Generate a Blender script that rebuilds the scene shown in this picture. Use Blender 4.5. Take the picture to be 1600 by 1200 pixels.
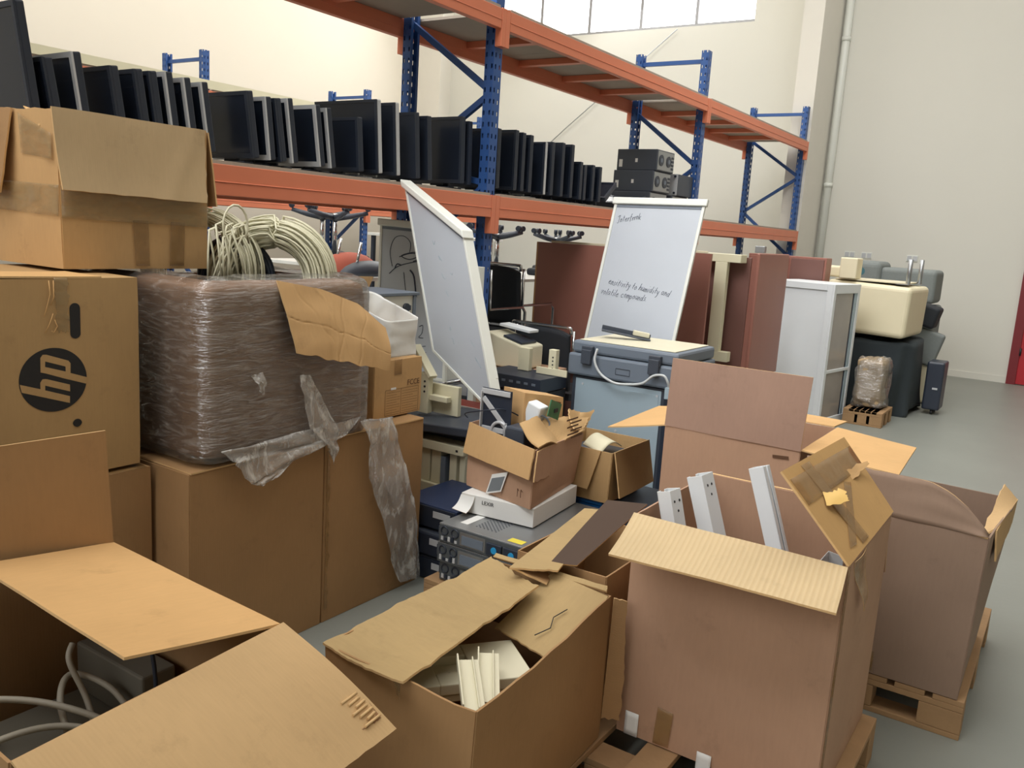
import bpy, bmesh, math, random
from mathutils import Vector, Matrix, noise

for o in list(bpy.data.objects):
    bpy.data.objects.remove(o)
SC = bpy.context.scene
COL = SC.collection
PI = math.pi
V3 = Vector

# ------------------------------------------------------------------ camera
cam_d = bpy.data.cameras.new('camera')
cam_d.sensor_width = 36.0
cam_d.lens = 36.0 * 1336.66 / 1600.0
cam_d.clip_start = 0.05
cam_d.clip_end = 200
cam = bpy.data.objects.new('camera', cam_d)
COL.objects.link(cam)
yaw, pitch, roll = 0.580741, 0.178548, -0.062943
fw = V3((math.cos(pitch) * math.cos(yaw), math.cos(pitch) * math.sin(yaw), -math.sin(pitch)))
rt = fw.cross(V3((0, 0, 1))).normalized()
dn = fw.cross(rt)
r2 = rt * math.cos(roll) + dn * math.sin(roll)
d2 = -rt * math.sin(roll) + dn * math.cos(roll)
cam.matrix_world = Matrix(((r2.x, -d2.x, -fw.x, 0.0), (r2.y, -d2.y, -fw.y, 0.0), (r2.z, -d2.z, -fw.z, 1.65), (0, 0, 0, 1)))
SC.camera = cam

# ------------------------------------------------------------------ view, world, lights
SC.view_settings.view_transform = 'Standard'
SC.view_settings.look = 'None'
SC.view_settings.gamma = 1.0
SC.view_settings.use_curve_mapping = False
SC.view_settings.exposure = 0.0
SC.cycles.use_denoising = True
SC.cycles.max_bounces = 8
SC.cycles.diffuse_bounces = 4
SC.cycles.transparent_max_bounces = 24
SC.cycles.caustics_reflective = False
SC.cycles.caustics_refractive = False
W = bpy.data.worlds.new('daylight')
SC.world = W
W.use_nodes = True
bg = W.node_tree.nodes['Background']
bg.inputs[0].default_value = (1.0, 0.97, 0.93, 1)
bg.inputs[1].default_value = 0.30

def area(name, loc, target, sx, sy, power, color=(1, 1, 1), spread=180):
    l = bpy.data.lights.new(name, 'AREA')
    l.shape = 'RECTANGLE'
    l.size, l.size_y = sx, sy
    l.energy = power
    l.color = color
    l.spread = math.radians(spread)
    o = bpy.data.objects.new(name, l)
    o.location = loc
    o.rotation_euler = (V3(target) - V3(loc)).to_track_quat('-Z', 'Y').to_euler()
    COL.objects.link(o)
    return o
# roof light, high windows behind the viewer, end window band, then four added lights
area('roof_light', (4.5, 2.0, 7.4), (4.5, 2.0, 0), 12, 10, 300, (1.0, 0.98, 0.95), 125)
area('high_window_light', (-6.0, 3.5, 5.2), (3.0, 2.0, 0.8), 9, 3, 250, (0.97, 0.98, 1.0))
area('end_window_light', (13.0, 7.0, 5.9), (6.0, 5.0, 1.2), 6.5, 1.6, 170, (1.0, 1.0, 1.0))
area('back_wall_wash', (6.5, 8.0, 7.4), (7.5, 11.0, 2.5), 12, 2.5, 430, (1.0, 1.0, 0.98))  # added wash that brightens the back wall
area('end_wall_wash', (10.0, 1.5, 7.4), (13.4, 1.5, 2.2), 2.5, 8, 260, (1.0, 1.0, 1.0))  # added wash aimed at the end wall to brighten it
area('mid_fill_light', (0.5, 3.0, 7.3), (7.5, 2.4, 0.9), 5, 5, 170, (0.97, 0.98, 1.0), 80)  # added fill for the viewer-facing sides of the middle ground
area('low_glint_light', (-4.6, -2.3, 1.35), (2.0, 2.6, 1.0), 2.2, 2.3, 34, (0.96, 0.98, 1.0))  # added low source for highlights on the film, no door is built

# ------------------------------------------------------------------ helpers
def lin(c):
    return tuple(((x / 255) / 12.92 if x / 255 <= 0.04045 else ((x / 255 + 0.055) / 1.055) ** 2.4) for x in c) + (1.0,)

class NT:
    def __init__(s, name):
        s.m = bpy.data.materials.new(name)
        s.m.use_nodes = True
        s.t = s.m.node_tree
        s.b = s.t.nodes['Principled BSDF']
        s.out = s.t.nodes['Material Output']
    def n(s, typ, **k):
        q = s.t.nodes.new(typ)
        for a, v in k.items():
            if isinstance(a, str) and a.startswith('i_'):
                q.inputs[int(a[2:])].default_value = v
            else:
                setattr(q, a, v)
        return q
    def l(s, a, b):
        s.t.links.new(a, b)

MATS = {}
def plain(name, rgb, rough=0.5, metal=0.0, var=0.06, scale=6.0, spec=0.5, bump=0.0, bscale=60.0, coat=0.0):
    """colour with soft cloudy variation and an optional fine bump"""
    if name in MATS:
        return MATS[name]
    k = NT(name)
    k.b.inputs['Roughness'].default_value = rough
    k.b.inputs['Metallic'].default_value = metal
    k.b.inputs['Specular IOR Level'].default_value = spec
    k.b.inputs['Coat Weight'].default_value = coat
    tc = k.n('ShaderNodeTexCoord')
    no = k.n('ShaderNodeTexNoise')
    no.inputs['Scale'].default_value = scale
    no.inputs['Detail'].default_value = 5
    k.l(tc.outputs['Object'], no.inputs['Vector'])
    mx = k.n('ShaderNodeMix', data_type='RGBA')
    c = lin(rgb)
    mx.inputs[6].default_value = tuple(x * (1 - var) for x in c[:3]) + (1,)
    mx.inputs[7].default_value = tuple(min(1, x * (1 + var)) for x in c[:3]) + (1,)
    k.l(no.outputs['Fac'], mx.inputs[0])
    k.l(mx.outputs[2], k.b.inputs['Base Color'])
    if bump:
        n2 = k.n('ShaderNodeTexNoise')
        n2.inputs['Scale'].default_value = bscale
        k.l(tc.outputs['Object'], n2.inputs['Vector'])
        bp = k.n('ShaderNodeBump')
        bp.inputs['Strength'].default_value = bump
        bp.inputs['Distance'].default_value = 0.01
        k.l(n2.outputs['Fac'], bp.inputs['Height'])
        k.l(bp.outputs[0], k.b.inputs['Normal'])
    MATS[name] = k.m
    return k.m

def card(name, rgb, flute=0.0, period=0.008, stain=0.10, rough=0.72, spec=0.25):
    """corrugated cardboard: fibres, stains and flutes that run across the sheet (uv in metres)"""
    if name in MATS:
        return MATS[name]
    k = NT(name)
    k.b.inputs['Roughness'].default_value = rough
    k.b.inputs['Specular IOR Level'].default_value = spec
    uv = k.n('ShaderNodeUVMap')
    tc = k.n('ShaderNodeTexCoord')
    big = k.n('ShaderNodeTexNoise'); big.inputs['Scale'].default_value = 3.2; big.inputs['Detail'].default_value = 6
    k.l(tc.outputs['Object'], big.inputs['Vector'])
    fib = k.n('ShaderNodeTexNoise'); fib.inputs['Scale'].default_value = 90; fib.inputs['Detail'].default_value = 3
    mp = k.n('ShaderNodeMapping'); mp.inputs['Scale'].default_value = (1.0, 0.18, 1.0)
    k.l(uv.outputs[0], mp.inputs['Vector']); k.l(mp.outputs[0], fib.inputs['Vector'])
    sm = k.n('ShaderNodeMath', operation='MULTIPLY_ADD'); sm.inputs[1].default_value = 0.35
    k.l(fib.outputs['Fac'], sm.inputs[0]); k.l(big.outputs['Fac'], sm.inputs[2])
    ramp = k.n('ShaderNodeMapRange'); ramp.inputs[1].default_value = 0.35; ramp.inputs[2].default_value = 1.0
    k.l(sm.outputs[0], ramp.inputs[0])
    mx = k.n('ShaderNodeMix', data_type='RGBA')
    c = lin(rgb)
    mx.inputs[6].default_value = tuple(x * (1 - stain) for x in c[:3]) + (1,)
    mx.inputs[7].default_value = tuple(min(1, x * (1 + stain)) for x in c[:3]) + (1,)
    k.l(ramp.outputs[0], mx.inputs[0])
    sm2 = k.n('ShaderNodeTexNoise'); sm2.inputs['Scale'].default_value = 9; sm2.inputs['Detail'].default_value = 8; sm2.inputs['Roughness'].default_value = 0.7
    k.l(tc.outputs['Object'], sm2.inputs['Vector'])
    smr = k.n('ShaderNodeMapRange'); smr.inputs[1].default_value = 0.58; smr.inputs[2].default_value = 0.78; smr.inputs[3].default_value = 0.0; smr.inputs[4].default_value = 0.45
    k.l(sm2.outputs['Fac'], smr.inputs[0])
    smx = k.n('ShaderNodeMix', data_type='RGBA'); smx.inputs[7].default_value = tuple(x * 0.62 for x in c[:3]) + (1,)
    k.l(smr.outputs[0], smx.inputs[0]); k.l(mx.outputs[2], smx.inputs[6])
    col = smx.outputs[2]
    sep = k.n('ShaderNodeSeparateXYZ'); k.l(uv.outputs[0], sep.inputs[0])
    ml = k.n('ShaderNodeMath', operation='MULTIPLY'); ml.inputs[1].default_value = 2 * PI / period
    k.l(sep.outputs[0], ml.inputs[0])
    sn = k.n('ShaderNodeMath', operation='SINE'); k.l(ml.outputs[0], sn.inputs[0])
    hs = k.n('ShaderNodeMath', operation='MULTIPLY'); hs.inputs[1].default_value = max(flute, 0.06)
    k.l(sn.outputs[0], hs.inputs[0])
    ad = k.n('ShaderNodeMath', operation='MULTIPLY_ADD'); ad.inputs[1].default_value = 0.5
    k.l(fib.outputs['Fac'], ad.inputs[0]); k.l(hs.outputs[0], ad.inputs[2])
    bp = k.n('ShaderNodeBump'); bp.inputs['Strength'].default_value = 0.35; bp.inputs['Distance'].default_value = 0.0016
    k.l(ad.outputs[0], bp.inputs['Height'])
    k.l(bp.outputs[0], k.b.inputs['Normal'])
    if flute > 0.3:                      # the liner shows the flutes as paler and browner lines
        m2 = k.n('ShaderNodeMix', data_type='RGBA'); m2.blend_type = 'MULTIPLY'
        m2.inputs[7].default_value = (0.90, 0.86, 0.80, 1)
        f2 = k.n('ShaderNodeMapRange'); f2.inputs[1].default_value = 0.0; f2.inputs[2].default_value = 1.0
        f2.inputs[3].default_value = 0.0; f2.inputs[4].default_value = 0.55
        k.l(sn.outputs[0], f2.inputs[0]); k.l(f2.outputs[0], m2.inputs[0]); k.l(col, m2.inputs[6])
        col = m2.outputs[2]
    k.l(col, k.b.inputs['Base Color'])
    MATS[name] = k.m
    return k.m

def glassy(name, rgb, alpha, rough=0.15, bump=0.6, bscale=25.0, streak=(1, 1, 1)):
    """thin translucent film or tape: part see-through, part glossy skin"""
    if name in MATS:
        return MATS[name]
    k = NT(name)
    k.b.inputs['Base Color'].default_value = lin(rgb)
    k.b.inputs['Roughness'].default_value = rough
    tr = k.n('ShaderNodeBsdfTransparent')
    ms = k.n('ShaderNodeMixShader')
    tc = k.n('ShaderNodeTexCoord')
    mp = k.n('ShaderNodeMapping'); mp.inputs['Scale'].default_value = streak
    k.l(tc.outputs['Object'], mp.inputs['Vector'])
    n1 = k.n('ShaderNodeTexNoise'); n1.inputs['Scale'].default_value = bscale; n1.inputs['Detail'].default_value = 6
    n1.inputs['Distortion'].default_value = 0.6
    k.l(mp.outputs[0], n1.inputs['Vector'])
    bp = k.n('ShaderNodeBump'); bp.inputs['Strength'].default_value = bump; bp.inputs['Distance'].default_value = 0.02
    k.l(n1.outputs['Fac'], bp.inputs['Height']); k.l(bp.outputs[0], k.b.inputs['Normal'])
    mr = k.n('ShaderNodeMapRange'); mr.inputs[1].default_value = 0.3; mr.inputs[2].default_value = 0.75
    mr.inputs[3].default_value = max(0.02, alpha - 0.18); mr.inputs[4].default_value = min(1, alpha + 0.22)
    k.l(n1.outputs['Fac'], mr.inputs[0])
    k.l(mr.outputs[0], ms.inputs[0])
    k.l(tr.outputs[0], ms.inputs[1]); k.l(k.b.outputs[0], ms.inputs[2])
    k.l(ms.outputs[0], k.out.inputs[0])
    MATS[name] = k.m
    return k.m

def film(name, haze, bscale, streak, bump=0.8, rough=0.10, gmin=0.10, gmax=0.75):
    """clear stretch film: mostly see-through, a glossy wrinkled skin and a little milky haze"""
    k = NT(name)
    tc = k.n('ShaderNodeTexCoord')
    mp = k.n('ShaderNodeMapping'); mp.inputs['Scale'].default_value = streak
    k.l(tc.outputs['Object'], mp.inputs['Vector'])
    n1 = k.n('ShaderNodeTexNoise'); n1.inputs['Scale'].default_value = bscale; n1.inputs['Detail'].default_value = 4; n1.inputs['Roughness'].default_value = 0.62
    n1.inputs['Distortion'].default_value = 1.2
    k.l(mp.outputs[0], n1.inputs['Vector'])
    bp = k.n('ShaderNodeBump'); bp.inputs['Strength'].default_value = bump; bp.inputs['Distance'].default_value = 0.03
    k.l(n1.outputs['Fac'], bp.inputs['Height'])
    gl = k.n('ShaderNodeBsdfGlossy'); gl.inputs['Roughness'].default_value = rough
    k.l(bp.outputs[0], gl.inputs['Normal'])
    df = k.n('ShaderNodeBsdfDiffuse'); df.inputs['Color'].default_value = (0.80, 0.77, 0.72, 1)
    tr = k.n('ShaderNodeBsdfTransparent')
    rid = k.n('ShaderNodeMapRange'); rid.inputs[1].default_value = 0.48; rid.inputs[2].default_value = 0.72; rid.inputs[3].default_value = haze * 0.45; rid.inputs[4].default_value = haze * 2.2
    k.l(n1.outputs['Fac'], rid.inputs[0])
    m1 = k.n('ShaderNodeMixShader'); k.l(rid.outputs[0], m1.inputs[0]); k.l(tr.outputs[0], m1.inputs[1]); k.l(df.outputs[0], m1.inputs[2])
    lw = k.n('ShaderNodeLayerWeight'); lw.inputs['Blend'].default_value = 0.42
    k.l(bp.outputs[0], lw.inputs['Normal'])
    mr = k.n('ShaderNodeMapRange'); mr.inputs[3].default_value = gmin; mr.inputs[4].default_value = gmax
    k.l(lw.outputs['Fresnel'], mr.inputs[0])
    m2 = k.n('ShaderNodeMixShader'); k.l(mr.outputs[0], m2.inputs[0]); k.l(m1.outputs[0], m2.inputs[1]); k.l(gl.outputs[0], m2.inputs[2])
    k.l(m2.outputs[0], k.out.inputs[0])
    return k.m

def emit(name, rgb, strength):
    k = NT(name)
    k.b.inputs['Base Color'].default_value = lin(rgb)
    k.b.inputs['Emission Color'].default_value = lin(rgb)
    k.b.inputs['Emission Strength'].default_value = strength
    MATS[name] = k.m
    return k.m

def perforated(name, rgb):
    """painted steel post with two staggered columns of real see-through slots (uv in metres)"""
    k = NT(name)
    k.b.inputs['Base Color'].default_value = lin(rgb)
    k.b.inputs['Roughness'].default_value = 0.4
    uv = k.n('ShaderNodeUVMap'); sep = k.n('ShaderNodeSeparateXYZ'); k.l(uv.outputs[0], sep.inputs[0])
    def mth(op, a, b=None):
        q = k.n('ShaderNodeMath', operation=op)
        for i, x in enumerate((a, b)):
            if x is None: continue
            if isinstance(x, (int, float)): q.inputs[i].default_value = x
            else: k.l(x, q.inputs[i])
        return q.outputs[0]
    u, v = sep.outputs[0], sep.outputs[1]
    du = mth('ABSOLUTE', mth('SUBTRACT', mth('PINGPONG', u, 0.046), 0.023))
    dv = mth('ABSOLUTE', mth('SUBTRACT', mth('FLOORED_MODULO', v, 0.075), 0.0375))
    hole = mth('MULTIPLY', mth('LESS_THAN', du, 0.007), mth('LESS_THAN', dv, 0.015))
    tr = k.n('ShaderNodeBsdfTransparent'); ms = k.n('ShaderNodeMixShader')
    k.l(hole, ms.inputs[0]); k.l(k.b.outputs[0], ms.inputs[1]); k.l(tr.outputs[0], ms.inputs[2])
    k.l(ms.outputs[0], k.out.inputs[0])
    MATS[name] = k.m
    return k.m

class MB:
    """collects shapes and links them as one mesh object"""
    def __init__(s, xf=None):
        s.v, s.f, s.mi, s.uv, s.sm = [], [], [], [], []
        s.xf = xf or Matrix.Identity(4)
    def vert(s, p):
        s.v.append(s.xf @ V3(p)); return len(s.v) - 1
    def face(s, idx, mi=0, uv=None, sm=False):
        s.f.append(tuple(idx)); s.mi.append(mi); s.sm.append(sm)
        s.uv.append(uv or [(0, 0)] * len(idx))
    def poly(s, pts, mi=0, thick=None, n=None):
        """flat polygon, or a slab when thick is given (extruded along n)"""
        pts = [V3(p) for p in pts]
        if thick is None:
            s.face([s.vert(p) for p in pts], mi, [(p.x, p.z) for p in pts]); return s
        n = V3(n) * thick
        a = [s.vert(p) for p in pts]; b = [s.vert(p + n) for p in pts]
        N = len(pts)
        o = pts[0]; e1 = (pts[1] - o).normalized(); e2 = n.normalized().cross(e1)
        uv = [((p - o).dot(e1), (p - o).dot(e2)) for p in pts]
        s.face(a[::-1], mi, uv[::-1]); s.face(b, mi, uv)
        for i in range(N):
            j = (i + 1) % N
            s.face([a[i], a[j], b[j], b[i]], mi, [uv[i], uv[j], uv[j], uv[i]])
        return s
    def box(s, c, d, mi=0, R=None):
        c = V3(c); h = V3(d) / 2
        R = R or Matrix.Identity(3)
        ids = {}
        for x in (-1, 1):
            for y in (-1, 1):
                for z in (-1, 1):
                    ids[x, y, z] = s.vert(c + R @ V3((x * h.x, y * h.y, z * h.z)))
        L = [((-1,-1,-1),(-1,-1,1),(-1,1,1),(-1,1,-1)), ((1,-1,-1),(1,1,-1),(1,1,1),(1,-1,1)),
             ((-1,-1,-1),(1,-1,-1),(1,-1,1),(-1,-1,1)), ((-1,1,-1),(-1,1,1),(1,1,1),(1,1,-1)),
             ((-1,-1,-1),(-1,1,-1),(1,1,-1),(1,-1,-1)), ((-1,-1,1),(1,-1,1),(1,1,1),(-1,1,1))]
        for q, a in zip(L, (0, 0, 1, 1, 2, 2)):
            uv = [((k[1] * h.y, k[2] * h.z), (k[0] * h.x, k[2] * h.z), (k[0] * h.x, k[1] * h.y))[a] for k in q]
            s.face([ids[k] for k in q], mi, uv)
        return s
    def bx(s, x0, x1, y0, y1, z0, z1, mi=0):
        return s.box(((x0 + x1) / 2, (y0 + y1) / 2, (z0 + z1) / 2), (abs(x1 - x0), abs(y1 - y0), abs(z1 - z0)), mi)
    def bar(s, a, b, w, h, mi=0, up=(0, 0, 1)):
        a, b = V3(a), V3(b); d = (b - a); L = d.length; d.normalize()
        u = V3(up)
        if abs(d.dot(u)) > 0.98: u = V3((1, 0, 0))
        y = u.cross(d).normalized(); z = d.cross(y)
        R = Matrix((d, y, z)).transposed()
        return s.box((a + b) / 2, (L, w, h), mi, R)
    def tube(s, pts, r, n=8, mi=0, cap=True, closed=False):
        pts = [V3(p) for p in pts]; N = len(pts); rings = []
        rr = r if hasattr(r, '__len__') else [r] * N
        prev = None
        for i, p in enumerate(pts):
            a = pts[(i - 1) % N] if (i or closed) else p
            b = pts[(i + 1) % N] if (i < N - 1 or closed) else p
            t = (b - a).normalized()
            if prev is None:
                u = t.orthogonal().normalized()
            else:
                u = (prev - t * prev.dot(t))
                u = u.normalized() if u.length > 1e-6 else t.orthogonal().normalized()
            prev = u; w = t.cross(u)
            rings.append([s.vert(p + (u * math.cos(2 * PI * k / n) + w * math.sin(2 * PI * k / n)) * rr[i]) for k in range(n)])
        M = N if closed else N - 1
        for i in range(M):
            A, B = rings[i], rings[(i + 1) % N]
            for k in range(n):
                l = (k + 1) % n
                s.face([A[k], A[l], B[l], B[k]], mi, None, True)
        if cap and not closed:
            s.face(rings[0][::-1], mi); s.face(rings[-1], mi)
        return s
    def cyl(s, a, b, r, n=16, mi=0, r2=None):
        return s.tube([a, b], [r, r if r2 is None else r2], n, mi)
    def ball(s, c, r, mi=0, n=10):
        c = V3(c); r = V3(r) if hasattr(r, '__len__') else V3((r, r, r))
        rows = []
        for i in range(n + 1):
            th = PI * i / n
            rows.append([s.vert(c + V3((r.x * math.sin(th) * math.cos(2 * PI * k / (2 * n)), r.y * math.sin(th) * math.sin(2 * PI * k / (2 * n)), r.z * math.cos(th)))) for k in range(2 * n)])
        for i in range(n):
            for k in range(2 * n):
                l = (k + 1) % (2 * n)
                s.face([rows[i][k], rows[i + 1][k], rows[i + 1][l], rows[i][l]], mi, None, True)
        return s
    def fsheet(s, f, nu, nv, t, lu=1.0, lv=1.0, mi=0, emi=None, sm=True):
        """a thin sheet: f(u,v) gives its middle surface, t its thickness"""
        emi = mi if emi is None else emi
        P = [[V3(f(i / nu, j / nv)) for j in range(nv + 1)] for i in range(nu + 1)]
        top, bot = [], []
        for i in range(nu + 1):
            tr, br = [], []
            for j in range(nv + 1):
                du = P[min(i + 1, nu)][j] - P[max(i - 1, 0)][j]
                dv = P[i][min(j + 1, nv)] - P[i][max(j - 1, 0)]
                n = du.cross(dv)
                n = n.normalized() if n.length > 1e-12 else V3((0, 0, 1))
                tr.append(s.vert(P[i][j] + n * t / 2)); br.append(s.vert(P[i][j] - n * t / 2))
            top.append(tr); bot.append(br)
        U = lambda i, j: (i / nu * lu, j / nv * lv)
        for i in range(nu):
            for j in range(nv):
                q = [(i, j), (i + 1, j), (i + 1, j + 1), (i, j + 1)]
                s.face([top[a][b] for a, b in q], mi, [U(a, b) for a, b in q], sm)
                s.face([bot[a][b] for a, b in q[::-1]], mi, [U(a, b) for a, b in q[::-1]], sm)
        for i in range(nu):
            s.face([bot[i][0], bot[i + 1][0], top[i + 1][0], top[i][0]], emi, [U(i, 0), U(i + 1, 0), U(i + 1, 0), U(i, 0)])
            s.face([top[i][nv], top[i + 1][nv], bot[i + 1][nv], bot[i][nv]], emi, [U(i, nv), U(i + 1, nv), U(i + 1, nv), U(i, nv)])
        for j in range(nv):
            s.face([top[0][j], top[0][j + 1], bot[0][j + 1], bot[0][j]], emi, [U(0, j)] * 4)
            s.face([bot[nu][j], bot[nu][j + 1], top[nu][j + 1], top[nu][j]], emi, [U(nu, j)] * 4)
        return s
    def sheet(s, a, b, c, d, t=0.006, nu=10, nv=8, amp=0.0, freq=3.0, seed=0, bow=0.0, jag=(0, 0, 0, 0), mi=0, emi=None, creases=()):
        """quad a-b-c-d (a to b is u, a to d is v) with gentle warps, a bow, torn edges (jag on b-side, d-side, a-side, b-a) and creases"""
        a, b, c, d = V3(a), V3(b), V3(c), V3(d)
        lu = ((b - a).length + (c - d).length) / 2; lv = ((d - a).length + (c - b).length) / 2
        n = (b - a).cross(d - a).normalized()
        def jn(x, k):
            return 0.55 * noise.noise(V3((x * 7.3, seed * 3.1 + k, 0))) + 0.45 * noise.noise(V3((x * 23.0, seed * 1.7 + k, 4)))
        def f(u, v):
            uu, vv = u, v
            if jag[0]: vv = vv - jag[0] * v * (0.5 + jn(u, 1)) / lv      # far edge (d-c)
            if jag[1]: uu = uu - jag[1] * u * (0.5 + jn(v, 2)) / lu      # b-c edge
            if jag[2]: uu = uu + jag[2] * (1 - u) * (0.5 + jn(v, 3)) / lu  # a-d edge
            if jag[3]: vv = vv + jag[3] * (1 - v) * (0.5 + jn(u, 5)) / lv  # a-b edge
            p = a.lerp(b, uu).lerp(d.lerp(c, uu), vv)
            w = 0.0
            if amp: w += amp * noise.noise(V3((uu * lu * freq, vv * lv * freq, seed * 5.3)))
            if bow: w += bow * math.sin(PI * vv)
            for (cu, cv, cc, dep) in creases:           # line cu*u+cv*v=cc
                q = abs(cu * uu + cv * vv - cc)
                w += dep * max(0.0, 1 - q / 0.05)
            return p + n * w
        return s.fsheet(f, nu, nv, t, lu, lv, mi, emi)
    def build(s, name, mats, parent=None, bevel=0.0, seg=2, smooth=None, sharp=0):
        me = bpy.data.meshes.new(name)
        off = parent_loc(parent)
        me.from_pydata([v - off for v in s.v], [], s.f)
        mats = mats if isinstance(mats, (list, tuple)) else [mats]
        for m in mats: me.materials.append(m)
        me.polygons.foreach_set('material_index', s.mi)
        me.polygons.foreach_set('use_smooth', s.sm if smooth is None else [smooth] * len(s.f))
        ul = me.uv_layers.new(name='uv')
        flat = [c for q in s.uv for p in q for c in p]
        ul.data.foreach_set('uv', flat)
        if bevel:
            bm = bmesh.new(); bm.from_mesh(me)
            ed = [e for e in bm.edges if len(e.link_faces) == 2 and e.calc_face_angle(0) > 0.5]
            bmesh.ops.bevel(bm, geom=ed, offset=bevel, offset_type='OFFSET', segments=seg, profile=0.5, affect='EDGES', clamp_overlap=True)
            bm.to_mesh(me); bm.free()
        me.update()
        if sharp: me.set_sharp_from_angle(angle=sharp)
        o = bpy.data.objects.new(name, me)
        COL.objects.link(o)
        if parent is not None: o.parent = parent
        return o

ORG = {}
def parent_loc(p):
    q = V3((0, 0, 0))
    while p is not None:
        q = q + ORG.get(p.name, V3((0, 0, 0))); p = p.parent
    return q

def tag(o, label, cat, group=None, kind=None):
    o['label'] = label; o['category'] = cat
    if group: o['group'] = group
    if kind: o['kind'] = kind
    return o
def thing(name, label, cat, loc=(0, 0, 0), group=None):
    o = bpy.data.objects.new(name, None)
    o.empty_display_size = 0.1
    COL.objects.link(o); o.location = loc; ORG[o.name] = V3(loc)
    return tag(o, label, cat, group)
def struct(o):
    o['kind'] = 'structure'; return o
def dup(src, loc, rz, label, group=None, scale=None):
    r = src.copy(); COL.objects.link(r); r.location = loc; r.rotation_euler = (0, 0, rz)
    r['label'] = label
    if group: r['group'] = group
    if scale: r.scale = scale
    for ch in list(src.children):
        c = ch.copy(); COL.objects.link(c); c.parent = r
        for g in list(ch.children):
            d = g.copy(); COL.objects.link(d); d.parent = c
    return r
def placed(o, loc, rot):
    o.location = loc; o.rotation_euler = rot; return o
def text_mesh(name, body, size, mat, parent, origin, right, up, thick=0.0004, shear=0.0, align='LEFT', label=None, thin=0.0, space=1.0):
    cu = bpy.data.curves.new(name, 'FONT'); cu.body = body; cu.size = size; cu.extrude = thick / 2
    cu.shear = shear; cu.offset = thin; cu.space_character = space; cu.align_x = align; cu.resolution_u = 3
    to = bpy.data.objects.new(name + '_t', cu); COL.objects.link(to)
    dg = bpy.context.evaluated_depsgraph_get()
    me = bpy.data.meshes.new_from_object(to.evaluated_get(dg)); me.name = name
    bpy.data.objects.remove(to)
    r = V3(right).normalized(); u = V3(up).normalized(); n = r.cross(u)
    off = parent_loc(parent); o0 = V3(origin) - off
    for v in me.vertices: v.co = o0 + r * v.co.x + u * v.co.y + n * v.co.z
    me.materials.clear(); me.materials.append(mat)
    o = bpy.data.objects.new(name, me); COL.objects.link(o); o.parent = parent
    if label: o['label'] = label
    return o
def rot2(x, y, a):
    return (x * math.cos(a) - y * math.sin(a), x * math.sin(a) + y * math.cos(a))

# ------------------------------------------------------------------ materials
WALL = plain('wall_paint', (232, 225, 210), 0.9, var=0.02, scale=1.2, spec=0.2)
WALLR = plain('end_wall_dimmed', (220, 218, 208), 0.9, var=0.02, scale=1.0, spec=0.2)  # the end wall's weaker light is put into a lower colour
COLM = plain('column_paint', (226, 222, 212), 0.85, var=0.02, spec=0.2)
FLOORM = plain('floor_concrete', (134, 137, 130), 0.42, var=0.10, scale=1.6, spec=0.4, bump=0.05, bscale=30)
ORANGE = plain('rack_orange', (222, 130, 96), 0.45, var=0.05, scale=5)
BLUE = plain('rack_blue', (50, 88, 150), 0.4, var=0.05)
PERF = perforated('rack_post_steel', (50, 88, 150))
DECK = plain('deck_board', (168, 156, 142), 0.85, var=0.18, scale=3, bump=0.1)
KR = card('kraft_tan', (198, 160, 112))
KRL = card('kraft_light', (210, 168, 114))
KRF = card('kraft_fluted_flap', (208, 184, 144), flute=1.0, period=0.0145)
KRF2 = card('kraft_fine_fluted', (204, 170, 124), flute=0.25, period=0.009)
KRD = card('kraft_dark', (166, 130, 90))
KRP = card('kraft_pinkish', (184, 148, 122))
KRW = card('kraft_worn', (174, 148, 104), stain=0.14)
KRH = card('kraft_olive', (186, 152, 106))
EDGE = card('cardboard_edge', (214, 178, 128), stain=0.2)
INK = plain('black_ink', (34, 34, 36), 0.6, var=0.03)
INKB = plain('brown_print', (96, 66, 44), 0.7, var=0.1)
TAPE = glassy('brown_tape', (170, 134, 88), 0.42, 0.16, 0.10, 9)
CTAPE = glassy('clear_tape', (186, 160, 118), 0.34, 0.10, 0.16, 11, (1, 1, 2.5))
FILM = film('stretch_film', 0.13, 9, (1.0, 1.0, 5.5), 0.55)
FILMH = film('loose_film', 0.42, 9, (2.0, 2.0, 0.8), 0.5, 0.14, 0.04, 0.34)
BLACK = plain('black_plastic', (42, 49, 62), 0.38, var=0.08)  # black lifted towards blue: window haze put into the colour
SCREEN = plain('screen_glass', (34, 41, 54), 0.16, var=0.05)  # lifted by the same haze tint as BLACK
SILVER = plain('silver_plastic', (196, 198, 200), 0.35, metal=0.1, var=0.04)
CHROME = plain('chrome', (210, 212, 214), 0.18, metal=1.0, var=0.03)
STEEL = plain('zinc_steel', (165, 168, 170), 0.35, metal=0.8, var=0.08, scale=12)
GREYP = plain('grey_plastic', (108, 118, 130), 0.45, var=0.04)
GREYD = plain('dark_grey_plastic', (64, 70, 80), 0.45, var=0.06)
GREYL = plain('light_grey_panel', (160, 178, 188), 0.4, var=0.04)
BEIGE = plain('beige_plastic', (214, 208, 182), 0.5, var=0.05)
CREAM = plain('cream_steel', (222, 216, 186), 0.42, var=0.05)
WHITE = plain('white_plastic', (228, 232, 234), 0.4, var=0.03)
WHITEB = plain('whiteboard_face', (188, 194, 202), 0.22, var=0.05, scale=4)
OFFW = plain('white_frame', (226, 228, 220), 0.35, var=0.03)
PAPER = plain('white_paper', (232, 232, 228), 0.7, var=0.03)
WOODR = plain('cherry_laminate', (156, 104, 90), 0.4, var=0.12, scale=2.5)  # cherry paled: window haze put into the colour
WOODD = plain('dark_cherry_laminate', (120, 84, 76), 0.4, var=0.14, scale=2.5)  # darker cherry, also paled with haze in its colour
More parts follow.
